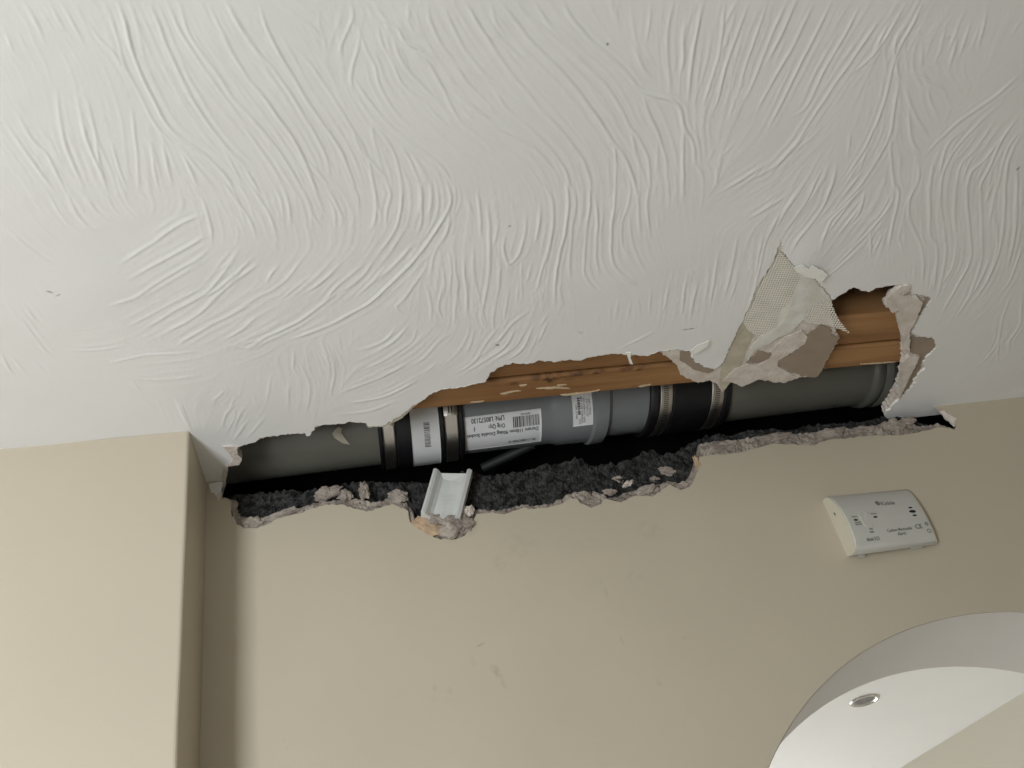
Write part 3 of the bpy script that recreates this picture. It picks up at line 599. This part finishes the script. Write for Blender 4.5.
# chimney breast
bm = bmesh.new(); bbox(bm, (RX0, -0.112, 0.0), (BX, 0.0, H))
bmesh.ops.subdivide_edges(bm, edges=[e for e in bm.edges if abs(e.verts[0].co.z - e.verts[1].co.z) > 1], cuts=90)
ed = [e for e in bm.edges if all(abs(q.co.x - BX) < 1e-5 and abs(q.co.y + 0.112) < 1e-5 for q in e.verts)]
bmesh.ops.bevel(bm, geom=ed, offset=0.004, segments=3, affect='EDGES', profile=0.5)
for q in bm.verts:
    if q.co.x > BX - 0.03: q.co.x += 0.0006 * nz(0, 0, q.co.z, 9); q.co.y += 0.0008 * nz(3, 0, q.co.z, 12) if q.co.y < -0.05 else 0
wall_left_breast = struct(frombm('wall_left', bm, m_breast), 'cream chimney breast standing forward of the back wall', 'wall')

# rest of the room
def wall_box(name, lo, hi, m, label): return struct(box(name, lo, hi, m), label, 'wall')
struct(box('floor', (RX0 - 0.1, RY0 - 0.1, -0.05), (2.6, 3.0, 0.0), m_floor), 'pale floor running through both rooms', 'floor')
wall_box('wall_side', (RX0 - 0.1, RY0, 0), (RX0, 0.0, H + 0.25), m_wall, 'beige side wall far left of the chimney breast')
wall_box('wall_right', (RX1, RY0, 0), (RX1 + 0.1, TW, H + 0.25), m_wall, 'beige side wall right of the arch')
WX0, WX1, WZ0, WZ1 = -1.22, -0.72, 0.82, 1.98
ov = [(RX0, 0), (RX1, 0), (RX1, H + 0.25), (RX0, H + 0.25)]; wv = [(WX0, WZ0), (WX1, WZ0), (WX1, WZ1), (WX0, WZ1)]
bm = bmesh.new()
for y in (RY0 - 0.1, RY0):
    a = [bm.verts.new((p[0], y, p[1])) for p in ov]; b = [bm.verts.new((p[0], y, p[1])) for p in wv]
    for i in range(4): bm.faces.new((a[i], a[(i + 1) % 4], b[(i + 1) % 4], b[i]))
bm.verts.ensure_lookup_table()
for i in range(4): bm.faces.new((bm.verts[4 + i], bm.verts[4 + (i + 1) % 4], bm.verts[12 + (i + 1) % 4], bm.verts[12 + i]))
struct(frombm('wall_front', bm, m_white), 'pale wall with the window behind the camera', 'wall')
win = struct(box('window_1', (WX0, RY0 - 0.07, WZ0), (WX1, RY0 - 0.05, WZ0 + 0.05), m_frame), 'white framed window behind the camera', 'window')
for lo, hi in (((WX0, WZ1 - .05), (WX1, WZ1)), ((WX0, WZ0), (WX0 + .05, WZ1)), ((WX1 - .05, WZ0), (WX1, WZ1))):
    box('window_frame', (lo[0], RY0 - 0.07, lo[1]), (hi[0], RY0 - 0.05, hi[1]), m_frame, win)
# floor of the storey above, closing the void over the ceiling
struct(box('ceiling_deck', (RX0, RY0, H + 0.215), (RX1, TW, H + 0.237), m_deck), 'dark underside of the floorboards above the joists', 'floorboards')

# room beyond the arch
NX0, NY1 = -0.5, 2.7
struct(box('ceiling_far_room', (NX0, TW, H), (2.4, NY1, H + 0.02), m_white), 'smooth white ceiling seen through the arch', 'ceiling')
wall_box('wall_far_left', (NX0 - 0.08, TW, 0), (NX0, NY1, H), m_wall, 'beige left wall of the room beyond the arch')
wall_box('wall_far_back', (NX0, NY1, 0), (2.4, NY1 + 0.08, H), m_wall, 'beige end wall of the room beyond the arch')
dv = Vector((1.473 - 1.324, 1.252 - 1.733)).normalized(); q0 = Vector((1.473, 1.252)) + dv * 1.15; q1 = Vector((1.324, 1.733)) - dv * 1.0; nn = Vector((-dv.y, dv.x)) * 0.08
if nn.x < 0: nn = -nn
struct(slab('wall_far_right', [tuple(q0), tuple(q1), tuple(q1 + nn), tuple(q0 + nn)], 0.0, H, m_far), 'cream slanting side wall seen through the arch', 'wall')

# ------------------------------------------------------------------ joists
def joist(y0, y1, label, seed):
    o = empty('joist', (0.2, (y0 + y1) / 2, H + 0.0157)); tag(o, label, 'joist', 'doubled floor joists above the ceiling')
    bm = bmesh.new(); n = 160; rad = 0.003
    prof = [(y0, H + 0.205), (y0, H + 0.0157 + rad), (y0 + rad, H + 0.0157), (y1 - rad, H + 0.0157), (y1, H + 0.0157 + rad), (y1, H + 0.205)]
    ring = []
    for i in range(n + 1):
        x = -1.2 + 2.6 * i / n; w_ = 0.0012 * nz(x, seed, 0, 6); ring.append([bm.verts.new((x, a + w_ * (1 if a < (y0 + y1) / 2 else 1) + 0.0005 * nz(x, a * 9, seed, 40), b)) for a, b in prof])
    for r1, r2 in zip(ring, ring[1:]):
        for k in range(len(prof)): bm.faces.new((r1[k], r1[(k + 1) % 6], r2[(k + 1) % 6], r2[k]))
    bm.faces.new(ring[0]); bm.faces.new(ring[-1])
    frombm('timber', bm, m_timber, o)
    return o
j1 = joist(-0.1920, -0.1362, 'brown timber joist nearer the room, upper of the two', 2.0)
j2 = joist(-0.1310, -0.0870, 'brown timber joist with pale splinters right above the grey pipes', 5.0)
m_knotty = m_timber.copy(); m_knotty.name = 'knotty_softwood'; j2.children[0].data.materials[0] = m_knotty
def tmark(px, py, ra, rb, ang, st):
    p = on_ceil(px, py, 0.0157); return (p.x, p.y, ra, rb, ang, st)
add_marks(m_knotty, [tmark(552, 378.5, .032, .011, .05, 1.2), tmark(548, 379.5, .016, .010, 0, 1.4), tmark(632, 369.5, .030, .005, .05, 1.0), tmark(585, 374, .05, .004, 0, .9), tmark(700, 362, .05, .004, 0, .8), tmark(520, 383, .04, .004, 0, .7)], (0.06, 0.026, 0.010), 'xy')
rs = random.Random(21)
for pts in ([(500, 393.5), (510, 391.2), (518, 390), (521, 390.6), (510, 392.6), (503, 394.3)], [(536, 388.3), (548, 386.9), (560, 386.6), (570, 388.2), (556, 388.2), (548, 388.8)], [(557, 384.8), (566, 384), (567, 384.7), (558, 385.5)], [(560, 394.6), (575, 393), (590, 391.4), (600, 389.4), (598, 390.8), (580, 393.6), (566, 395.4)],
            [(638, 386), (651, 383.8), (650, 385), (640, 386.8)], [(519, 385), (527, 384.2), (526, 385.2), (520, 386)], [(860, 364), (884, 362), (896, 361.6), (880, 363.4)], [(470, 402), (484, 400.6), (480, 402)]):
    slab('splinter', ragged(ceil_poly(pts, 0.0155), 0.002, 0.0006), H + 0.0147, H + 0.0158, m_splinter, j2)

# ------------------------------------------------------------------ soil pipe run
AY, AZ0, ASL = 0.04, H + 0.0925, 0.025
def axis(x): return Vector((x, AY, AZ0 + ASL * x))
def cyl(x, th, r):
    """th: 0 = towards the room, 90 deg = straight down"""
    return axis(x) + Vector((0, -math.cos(th) * r, -math.sin(th) * r))
def lathe(name, prof, m, parent=None, seg=72, smooth=True, cap=True, skew=lambda x: 0.0):
    v = []; f = []
    for (x, r) in prof:
        for k in range(seg): a_k = 2 * math.pi * k / seg; v.append(cyl(x + skew(x) * r * (math.cos(a_k) + 0.5), a_k, r))
    n = len(prof)
    for i in range(n - 1):
        for k in range(seg): f.append((i * seg + k, i * seg + (k + 1) % seg, (i + 1) * seg + (k + 1) % seg, (i + 1) * seg + k))
    if cap: f.append(tuple(range(seg))); f.append(tuple(reversed(range((n - 1) * seg, n * seg))))
    me = bpy.data.meshes.new(name); me.from_pydata([tuple(q) for q in v], [], f); me.update()
    bm = bmesh.new(); bm.from_mesh(me); bmesh.ops.recalc_face_normals(bm, faces=bm.faces); bm.to_mesh(me); bm.free()
    o = link(name, me, m, parent)
    if smooth:
        me.polygons.foreach_set('use_smooth', [len(p.vertices) == 4 for p in me.polygons])
        try: me.set_sharp_from_angle(angle=math.radians(32))
        except Exception: pass
    return o
def cyl_patch(name, x0, x1, t0, t1, r, m, parent, corner=0.0, th=0.0004):
    """label wrapped on the pipe"""
    nu, nv = 24, 24; v = []; f = []
    for lay in (0, 1):
        for i in range(nu + 1):
            for j in range(nv + 1):
                x = x0 + (x1 - x0) * i / nu; t = t0 + (t1 - t0) * j / nv
                if corner:
                    # rounded corners: pull in
                    du = min(x - x0, x1 - x); dvv = min(t - t0, t1 - t) * r
                v.append(cyl(x, t, r + th * lay))
    N = (nu + 1) * (nv + 1)
    for lay in (0, 1):
        for i in range(nu):
            for j in range(nv):
                a = lay * N + i * (nv + 1) + j; f.append((a, a + 1, a + nv + 2, a + nv + 1))
    border = [i * (nv + 1) for i in range(nu + 1)] + [nu * (nv + 1) + j for j in range(1, nv + 1)] + [i * (nv + 1) + nv for i in range(nu - 1, -1, -1)] + [j for j in range(nv - 1, 0, -1)]
    for a, b in zip(border, border[1:] + border[:1]): f.append((a, b, b + N, a + N))
    return mesh(name, v, f, m, parent, True)
def cyl_quads(name, quads_, r, m, parent):
    """flat print: list of (x0,x1,t0,t1)"""
    v = []; f = []
    for (x0, x1, t0, t1) in quads_:
        n = max(1, int(abs(t1 - t0) / 0.05)); b = len(v)
        for k in range(n + 1):
            t = t0 + (t1 - t0) * k / n; v += [cyl(x0, t, r), cyl(x1, t, r)]
        for k in range(n): f.append((b + 2 * k, b + 2 * k + 1, b + 2 * k + 3, b + 2 * k + 2))
    return mesh(name, v, f, m, parent)
def text_mesh(s, size):
    cu = bpy.data.curves.new('print', 'FONT'); cu.body = s; cu.size = size; cu.align_x = 'LEFT'; cu.resolution_u = 3; cu.offset = 0.022 * size
    o = bpy.data.objects.new('print', cu); col.objects.link(o)
    dg = bpy.context.evaluated_depsgraph_get(); dg.update()
    me = bpy.data.meshes.new_from_object(o.evaluated_get(dg))
    bpy.data.objects.remove(o); bpy.data.curves.remove(cu)
    return me
def put_text(name, s, size, fn, m, parent, width=None):
    me = text_mesh(s, size)
    me.name = name
    n = len(me.vertices); a = np.empty(n * 3); me.vertices.foreach_get('co', a); a = a.reshape(-1, 3)
    if width and n: a[:, 0] *= width / max(1e-9, a[:, 0].max())
    me.vertices.foreach_set('co', np.array([tuple(fn(p[0], p[1])) for p in a]).ravel()); me.materials.clear(); me.update()
    return link(name, me, m, parent)
PR = 0.055; CRR = 0.0622; rad = math.radians
def thing(name, x, label, cat, group=None):
    o = empty(name, axis(x) - Vector((0, 0, PR))); return tag(o, label, cat, group)
# left pipe
pl = thing('soil_pipe', -0.2, 'plain olive grey soil pipe in the left end of the hole', 'pipe')
lathe('pipe_wall', [(-1.0, PR), (0.012, PR)], m_pipe, pl)
# plaster flake stuck on it
def cyl_from_px(px, py, r):
    x = on_wall(px, py, 0.0).x; ypx = 449.6 - 43 - 0.1275 * (px - 500); s = max(-1, min(1, (py - ypx) / (r / PR * 43)))
    return x, rad(34) + math.asin(s)
fl = [cyl_from_px(a, b, PR) for a, b in [(332, 433), (335, 429), (338.4, 425.7), (342, 427), (341.5, 432), (344.7, 437), (349.8, 443.5), (342, 442), (334.6, 437)]]
v = [cyl(a, t, PR + 0.0008) for a, t in fl] + [cyl(a, t, PR + 0.0022) for a, t in fl]; n = len(fl); tr = tess(fl)
fo = mesh('plaster_flake', v, [t for t in tr] + [tuple(i + n for i in t) for t in tr] + [(i, (i + 1) % n, (i + 1) % n + n, i + n) for i in range(n)], m_tapebase)
tag(fo, 'small beige plaster flake stuck to the left grey pipe', 'flake')
# right pipe
pr = thing('soil_pipe', 0.58, 'plain olive grey soil pipe with a beaded collar at the right end of the hole', 'pipe')
lathe('pipe_wall', [(0.470, PR), (0.694, PR), (0.698, PR + .001), (0.701, PR + 0.004), (0.707, PR + 0.0055), (0.713, PR + 0.004), (0.715, PR + .0015), (0.718, PR + 0.0035), (0.724, PR + 0.006), (0.729, PR + 0.005), (0.730, PR - 0.004), (0.722, PR - 0.006)], m_pipe, pr, cap=False, skew=lambda x: 0.15 if x > 0.6 else 0.12)

lathe('shade_black_spigot', [(0.60, 0.044), (1.3, 0.044)], m_rubber, pr)  # pipe carried on in black, painting the dark void past the collar
def coupling(x0, x1, bands, label, housing_th, slots, sk=0.0):
    o = thing('flexible_coupling', (x0 + x1) / 2, label, 'coupling', 'black rubber couplings on the soil pipe')
    prof = [(x0, PR + 0.0005), (x0, CRR - 0.001), (x0 + 0.0015, CRR)]
    for (b0, b1) in bands:
        prof += [(b0 - 0.003, CRR), (b0 - 0.001, CRR - 0.002), (b1 + 0.001, CRR - 0.002), (b1 + 0.003, CRR)]
    prof += [(x1 - 0.0015, CRR), (x1, CRR - 0.001), (x1, PR + 0.0005)]
    lathe('rubber_sleeve', prof, m_rubber, o, cap=False, skew=lambda x: sk)
    for (b0, b1), ht in zip(bands, housing_th):
        bd = lathe('clamp_band', [(b0, CRR - 0.003), (b0, CRR - 0.0006), (b0 + 0.001, CRR + 0.0002), (b1 - 0.001, CRR + 0.0002), (b1, CRR - 0.0006), (b1, CRR - 0.003)], m_steel, o, cap=False, skew=lambda x: sk)
        # worm screw housing
        xm = (b0 + b1) / 2; ha = 0.018 / CRR; v = []; f = []; K = 6
        for i in range(K + 1):
            t = ht - ha / 2 + ha * i / K
            for j in range(5):
                a = j / 4; hh = (0.0006, 0.0024, 0.0027, 0.0024, 0.0006)[j]
                v.append(cyl(b0 - 0.0008 + (b1 - b0 + 0.0016) * a + sk * CRR * (math.cos(t) + 0.5), t, CRR + hh))
        for i in range(K):
            for j in range(4): a = i * 5 + j; f.append((a, a + 1, a + 6, a + 5))
        f.append((0, 1, 2, 3, 4)); f.append(tuple(K * 5 + q for q in range(5)))
        mesh('screw_housing', v, f, m_steel, bd)
        if slots:
            q = [(xm - 0.0045 + sk * CRR * (math.cos(t) + .5), xm + 0.0022 + sk * CRR * (math.cos(t) + .5), t, t + 0.016) for t in np.arange(ht + ha / 2 + 0.05, rad(118), 0.042)]
            cyl_quads('worm_slots', q, CRR + 0.0004, m_slot, bd)
        else:
            cyl_quads('housing_slot', [(xm - 0.003, xm - 0.0015, ht - 0.09, ht + 0.09), (xm + 0.001, xm + 0.0025, ht - 0.09, ht + 0.09)], CRR + 0.0031, m_slot, bd)
    return o
c1 = coupling(0.0, 0.1145, [(0.0065, 0.0215), (0.0895, 0.1065)], 'black rubber pipe coupling with two steel bands and a white paper label', (rad(31), rad(27)), False)
lb = cyl_patch('paper_label', 0.0435, 0.0815, rad(5), rad(128), CRR + 0.0005, m_label, c1)
q = []; t = rad(40); rr = random.Random(3)
while t < rad(72):
    wv_ = rr.choice((0.008, 0.012, 0.02)); q.append((0.0605, 0.0685 + rr.uniform(-.0006, .0004), t, t + wv_)); t += wv_ + rr.choice((0.008, 0.012, 0.018))
cyl_quads('barcode', q, CRR + 0.0011, m_ink, lb)
c2 = coupling(0.366, 0.4815, [(0.3795, 0.3965), (0.4535, 0.4710)], 'black rubber pipe coupling with two slotted steel bands below the torn tape', (rad(10), rad(10)), True, 0.13)

# grey double socket fitting between the couplings
ds = thing('double_socket', 0.24, 'blue grey plastic pipe socket carrying two white printed labels', 'pipe fitting')
lathe('socket_body', [(0.108, PR), (0.232, PR), (0.240, PR + .0010), (0.247, PR + 0.0035), (0.285, PR + 0.0042), (0.288, PR + 0.0048), (0.291, PR + 0.0082), (0.300, PR + 0.0085), (0.309, PR + 0.0078), (0.311, PR + 0.004), (0.313, PR + 0.0030), (0.316, PR + 0.0004), (0.320, PR), (0.374, PR)], m_sock, ds, skew=lambda x: 0.10 if x > 0.28 else 0.0)
# stub of the bend under the socket body, running back and down
def tube(name, a, b, r, m, parent, seg=24):
    a, b = Vector(a), Vector(b); d = (b - a).normalized(); u = d.orthogonal().normalized(); w_ = d.cross(u); v = []; f = []
    for p in (a, b):
        for k in range(seg): v.append(p + (u * math.cos(2 * math.pi * k / seg) + w_ * math.sin(2 * math.pi * k / seg)) * r)
    for k in range(seg): f.append((k, (k + 1) % seg, seg + (k + 1) % seg, seg + k))
    f += [tuple(range(seg)), tuple(reversed(range(seg, 2 * seg)))]
    return mesh(name, v, f, m, parent, False)
tube('strap', cyl(0.215, rad(128), PR - 0.002), cyl(0.140, rad(135), PR + 0.024), 0.007, m_strap, ds)
big = cyl_patch('printed_label', 0.1155, 0.2215, rad(40), rad(98), PR + 0.0004, m_label, ds)
LR = PR + 0.0010
# the print hangs upside down: it runs towards -x and its tops point down the pipe
for s_, xs_, tb, sz, wd in (('LPN: L80572130', .1707, 43.6, .0090, .0455), ('Orig Qty:', .1710, 55.2, .0085, .0230), ('1', .1310, 55.6, .0085, None), ('Durant 110mm 90deg Double Socket', .2170, 66.4, .0078, .0990), ('PL-110BKP00-G', .2132, 86.5, .0064, .0377), ('L80572130', .2065, 44.0, .0030, .0130)):
    put_text('print_line', s_, sz, (lambda xs_, tb: lambda a, b: cyl(xs_ - a, rad(tb) + b / PR, LR))(xs_, tb), m_ink, big, wd)
q = []; xx = 0.1820; rr = random.Random(11)
while xx < 0.2180:
    wv_ = rr.choice((0.0004, 0.0006, 0.0010, 0.0014)); q.append((xx, xx + wv_, rad(47.5), rad(63.5))); xx += wv_ + rr.choice((0.0004, 0.0006, 0.0010))
cyl_quads('barcode', q, LR, m_ink, big)
SR = PR + 0.0042
sm = cyl_patch('printed_label', 0.2640, 0.2925, rad(16), rad(71), SR + 0.0006, m_label, ds)
SL = SR + 0.0013
for k, (s_, xx, t0, wd, hh) in enumerate((('SOCKET L-110mm', .2870, 62, .022, .0042), ('SOIL & VENT UV10', .2835, 64, .024, .0036), ('Grey / 110 BSEN 1329', .2795, 72, .034, .0036), ('PUSHFIT 2011 KM', .2760, 72, .036, .0036), ('0110-21', .2730, 74, .008, .0036), ('5012 301', .2685, 66, .020, .0030))):
    put_text('print_line', s_, hh, (lambda xx, t0: lambda a, b: cyl(xx + b, rad(t0 - 6) - a / SR, SL))(xx, t0), m_grey_ink, sm, wd)
q = []; t = rad(32); rr = random.Random(5)
while t < rad(53):
    wv_ = rr.choice((0.012, 0.02, 0.035)); q.append((0.2715, 0.2752, t, t + wv_)); t += wv_ + rr.choice((0.010, 0.016))
cyl_quads('barcode', q, SL, m_ink, sm)

# ------------------------------------------------------------------ white plastic channel lodged in the plaster
ch = empty('trunking_piece', on_wall(447, 512, 0.0)); tag(ch, 'short broken piece of white plastic trunking stuck in the wall plaster', 'trunking')
a_ = on_wall(441.5, 519, 0.0015); b_ = on_wall(452.5, 478.5, 0.014)
up = (b_ - a_).normalized(); sd = Vector((1, 0, 0)); sd = (sd - up * sd.dot(up)).normalized(); fw = sd.cross(up); fw = -fw if fw.y > 0 else fw
fm = Matrix.Translation(a_) @ Matrix((sd, fw, up)).transposed().to_4x4()
Lc = (b_ - a_).length
bm = bmesh.new()
hw, fh, tk = 0.0250, 0.013, 0.0022
prof = [(-hw, 0), (-hw, fh), (-hw + .003, fh + .0015), (-hw + .006, fh), (-hw + .010, .0065), (-hw + .014, tk + .001), (0, tk), (hw - .012, tk + .0006), (hw - .0085, .005), (hw - .0065, fh), (hw - .004, fh + .002), (hw, fh), (hw, 0)]
NZ = 10; ring = []
for i in range(NZ + 1):
    t = i / NZ; row = []
    for k, (x, y) in enumerate(prof):
        z = -0.004 + (Lc + 0.004) * t
        if i == NZ: z += -0.006 if 5 <= k <= 7 else (0.007 if k > 7 else 0.001)
        if i == 0: z += 0.004 * nz(x, y, 0.5, 90)
        yy = y + (0.004 * max(0, 1 - t / 0.6) if k == 6 else 0)
        row.append(bm.verts.new(fm @ Vector((x, yy, z))))
    ring.append(row)
for r1, r2 in zip(ring, ring[1:]):
    for k in range(len(prof)): kk = (k + 1) % len(prof); bm.faces.new((r1[k], r1[kk], r2[kk], r2[k]))
bm.faces.new(ring[0]); bm.faces.new(ring[-1])
frombm('channel', bm, m_plastic, ch)

# ------------------------------------------------------------------ carbon monoxide alarm
AW, AH = 0.1165, 0.0830
P_ = on_wall(847.5, 556.5, 0.0)
al = empty('carbon_monoxide_alarm', P_)
tag(al, 'white carbon monoxide alarm with bowed front fixed to the beige wall', 'alarm')
AM = Matrix.Translation(P_) @ Matrix.Rotation(rad(-2.8), 4, 'Y')
V0 = -0.007
dprof = [(0, .015), (.02, .0235), (.06, .029), (.12, .0325), (.22, .0355), (.35, .0365), (.5, .036), (.65, .033), (.78, .028), (.88, .022), (.95, .016), (.985, .010), (1, .004)]
dv_, dd_ = V0 + np.array([p[0] for p in dprof]) * (AH - V0), np.array([p[1] for p in dprof])
def adep(v, u=0.0): return float(np.interp(v, dv_, dd_)) * (1.0 - 0.60 * u / AW)
def surf(u, v, off=0.0): return AM @ Vector((u, -adep(v, u) - off, v * (1 - 0.05 * u / AW)))
AMI = AM.inverted()
def uv_px(px, py):
    d = 0.03
    for _ in range(40):
        p = AMI @ on_wall(px, py, -d); d = 0.5 * d + 0.5 * adep(min(max(p.z, V0), AH), min(max(p.x, 0), AW))
    return p.x, p.z / (1 - 0.05 * p.x / AW)
def auv(cx_, cy_): return uv_px(800 + cx_ * 0.15625, 470 + cy_ * 0.15625)
fine = [V0 + (AH - V0) * (0.5 - 0.5 * math.cos(math.pi * k / 36)) for k in range(37)]
def shell(name, u0, u1, m, inset=0.0, parent=al, rnd=0.0):
    v = []; f = []; us = [u0, u0 + rnd, u1 - rnd, u1] if rnd else [u0, u1]
    N = len(fine) + 2
    for k, u in enumerate(us):
        ins = inset if not rnd or k in (1, 2) else inset + 0.0012
        pts = [(0.0, 0.0)] + [(-max(adep(z, u) - ins, 0.001), min(max(z, V0 + ins), AH - ins) * (1 - 0.05 * u / AW)) for z in fine] + [(0.0, AH * (1 - 0.05 * u / AW) - ins)]
        v += [AM @ Vector((u, y, z)) for y, z in pts]
    for k in range(len(us) - 1):
        for j in range(N): jj = (j + 1) % N; f.append((k * N + j, k * N + jj, (k + 1) * N + jj, (k + 1) * N + j))
    f.append(tuple(range(N))); f.append(tuple(reversed(range((len(us) - 1) * N, len(us) * N))))
    me = bpy.data.meshes.new(name); me.from_pydata([tuple(q) for q in v], [], f); me.update()
    bm = bmesh.new(); bm.from_mesh(me); bmesh.ops.recalc_face_normals(bm, faces=bm.faces); bm.to_mesh(me); bm.free()
    o = link(name, me, m, parent); me.polygons.foreach_set('use_smooth', [len(p.vertices) == 4 for p in me.polygons])
    try: me.set_sharp_from_angle(angle=rad(35))
    except Exception: pass
    return o
shell('front_shell', 0.0012, AW - 0.0012, m_alarm, 0.0, al, 0.0012)
shell('end_cap', 0.0, 0.0012, m_alarm_side, 0.0015); shell('end_cap', AW - 0.0012, AW, m_alarm_side, 0.0015)
bm = bmesh.new(); bbox(bm, (0.012, -0.006, -0.0060), (0.020, -0.001, 0.003), AM); frombm('mounting_foot', bm, m_alarm, al)
bm = bmesh.new(); bbox(bm, (0.084, -0.004, -0.0066), (0.098, -0.001, 0.003), AM); frombm('mounting_foot', bm, m_alarm, al)
def spot(name, u, v, ru, rv, m, h=0.0005, n=20, parent=al, sq=2.0):
    pts = []
    for k in range(n):
        a = 2 * math.pi * k / n; c_, s_ = math.cos(a), math.sin(a)
        pts.append((u + ru * math.copysign(abs(c_) ** (2 / sq), c_), v + rv * math.copysign(abs(s_) ** (2 / sq), s_)))
    vv = [surf(a, b, h) for a, b in pts] + [surf(a, b, -0.001) for a, b in pts] + [surf(u, v, h)]
    f = [(i, (i + 1) % n, 2 * n) for i in range(n)] + [(i, (i + 1) % n, (i + 1) % n + n, i + n) for i in range(n)]
    return mesh(name, vv, f, m, parent)
def spot_px(name, cx_, cy_, ru, rv, m, *k): u, v = auv(cx_, cy_); return spot(name, u, v, ru, rv, m, *k)
spot_px('indicator_light', 357, 320, 0.0030, 0.0012, m_hole); spot_px('indicator_light', 482, 301, 0.0030, 0.0012, m_hole)
spot_px('sounder_slot', 706, 241, 0.0030, 0.0011, m_hole); spot_px('sounder_slot', 720, 265, 0.0048, 0.0021, m_hole); spot_px('sounder_slot', 734, 290, 0.0030, 0.0011, m_hole)
bu, bv = auv(418, 314)
bt = spot('test_button', bu, bv, 0.0058, 0.0115, m_alarm, 0.0012, 28, al, 3.0)
spot('button_groove', bu, bv, 0.0066, 0.0123, m_alarm_side, 0.0003, 28, bt, 3.0)
bm = bmesh.new(); pts = [(-0.0001, -0.018, 0.053), (-0.0001, -0.014, 0.056), (-0.0001, -0.0155, 0.049)]
fc = [bm.verts.new(AM @ Vector(p)) for p in pts]; bm.faces.new(fc); frombm('cap_slot', bm, m_hole, al)
def at(cx0, cy0, cx1, cy1, s, size, m=m_grey_ink):
    """text from one crop position to another along the face"""
    u0, v0 = auv(cx0, cy0); u1, v1 = auv(cx1, cy1); L = u1 - u0
    return put_text('print', s, size, lambda a, b: surf(u0 + a, v0 + (v1 - v0) * a / L + b, 0.0004), m, al, L)
spot_px('logo', 496, 212, 0.0030, 0.0040, m_grey_ink, 0.0004)
at(522, 226, 612, 218, 'Kidde', 0.0088)
at(560, 400, 718, 380, 'Carbon Monoxide', 0.0060); at(627, 420, 680, 413, 'Alarm', 0.0060)
at(742, 378, 786, 372, 'CE', 0.0088); at(430, 458, 512, 446, 'Model 5CO', 0.0056)
at(443, 384, 468, 381, 'Test', 0.0040); at(447, 404, 476, 400, 'Reset', 0.0040); at(335, 306, 368, 300, 'Power', 0.0036); at(455, 287, 492, 281, 'Alarm', 0.0036)
at(352, 343, 392, 337, 'Operate', 0.0036); at(358, 356, 400, 350, 'Service', 0.0036)
# certification marks
def ring_mark(u, v, r0, r1, n=16):
    vv = []; f = []
    for k in range(n):
        a = 2 * math.pi * k / n; vv += [surf(u + r0 * math.cos(a), v + r0 * math.sin(a), 0.0004), surf(u + r1 * math.cos(a), v + r1 * math.sin(a), 0.0004)]
    for k in range(n): b = (k + 1) % n; f.append((2 * k, 2 * k + 1, 2 * b + 1, 2 * b))
    mesh('certification_mark', vv, f, m_grey_ink, al)
ring_mark(*auv(809, 345), 0.0012, 0.0026); ring_mark(*auv(826, 390), 0.0018, 0.0029)

# ------------------------------------------------------------------ downlight in the far room
c = on_ceil(864.5, 700.2)
dl = empty('downlight', c); tag(dl, 'small round chrome downlight in the white ceiling beyond the arch', 'downlight')
def disc_lathe(name, prof, m, parent, seg=40):
    v = []; f = []
    for (r, z) in prof:
        for k in range(seg): v.append((c.x + r * math.cos(2 * math.pi * k / seg), c.y + r * math.sin(2 * math.pi * k / seg), H + z))
    for i in range(len(prof) - 1):
        for k in range(seg): f.append((i * seg + k, i * seg + (k + 1) % seg, (i + 1) * seg + (k + 1) % seg, (i + 1) * seg + k))
    f.append(tuple(range((len(prof) - 1) * seg, len(prof) * seg)))
    return mesh(name, v, f, m, parent, False)
disc_lathe('trim_ring', [(0.0350, 0.0), (0.0350, -0.0012), (0.033, -0.0032), (0.0285, -0.0034), (0.0255, -0.0010), (0.0245, -0.0006)], m_chrome, dl)
disc_lathe('lamp_face', [(0.0245, -0.0007), (0.020, -0.0012), (0.010, -0.0010), (0.004, -0.0008)], m_lamp, dl)
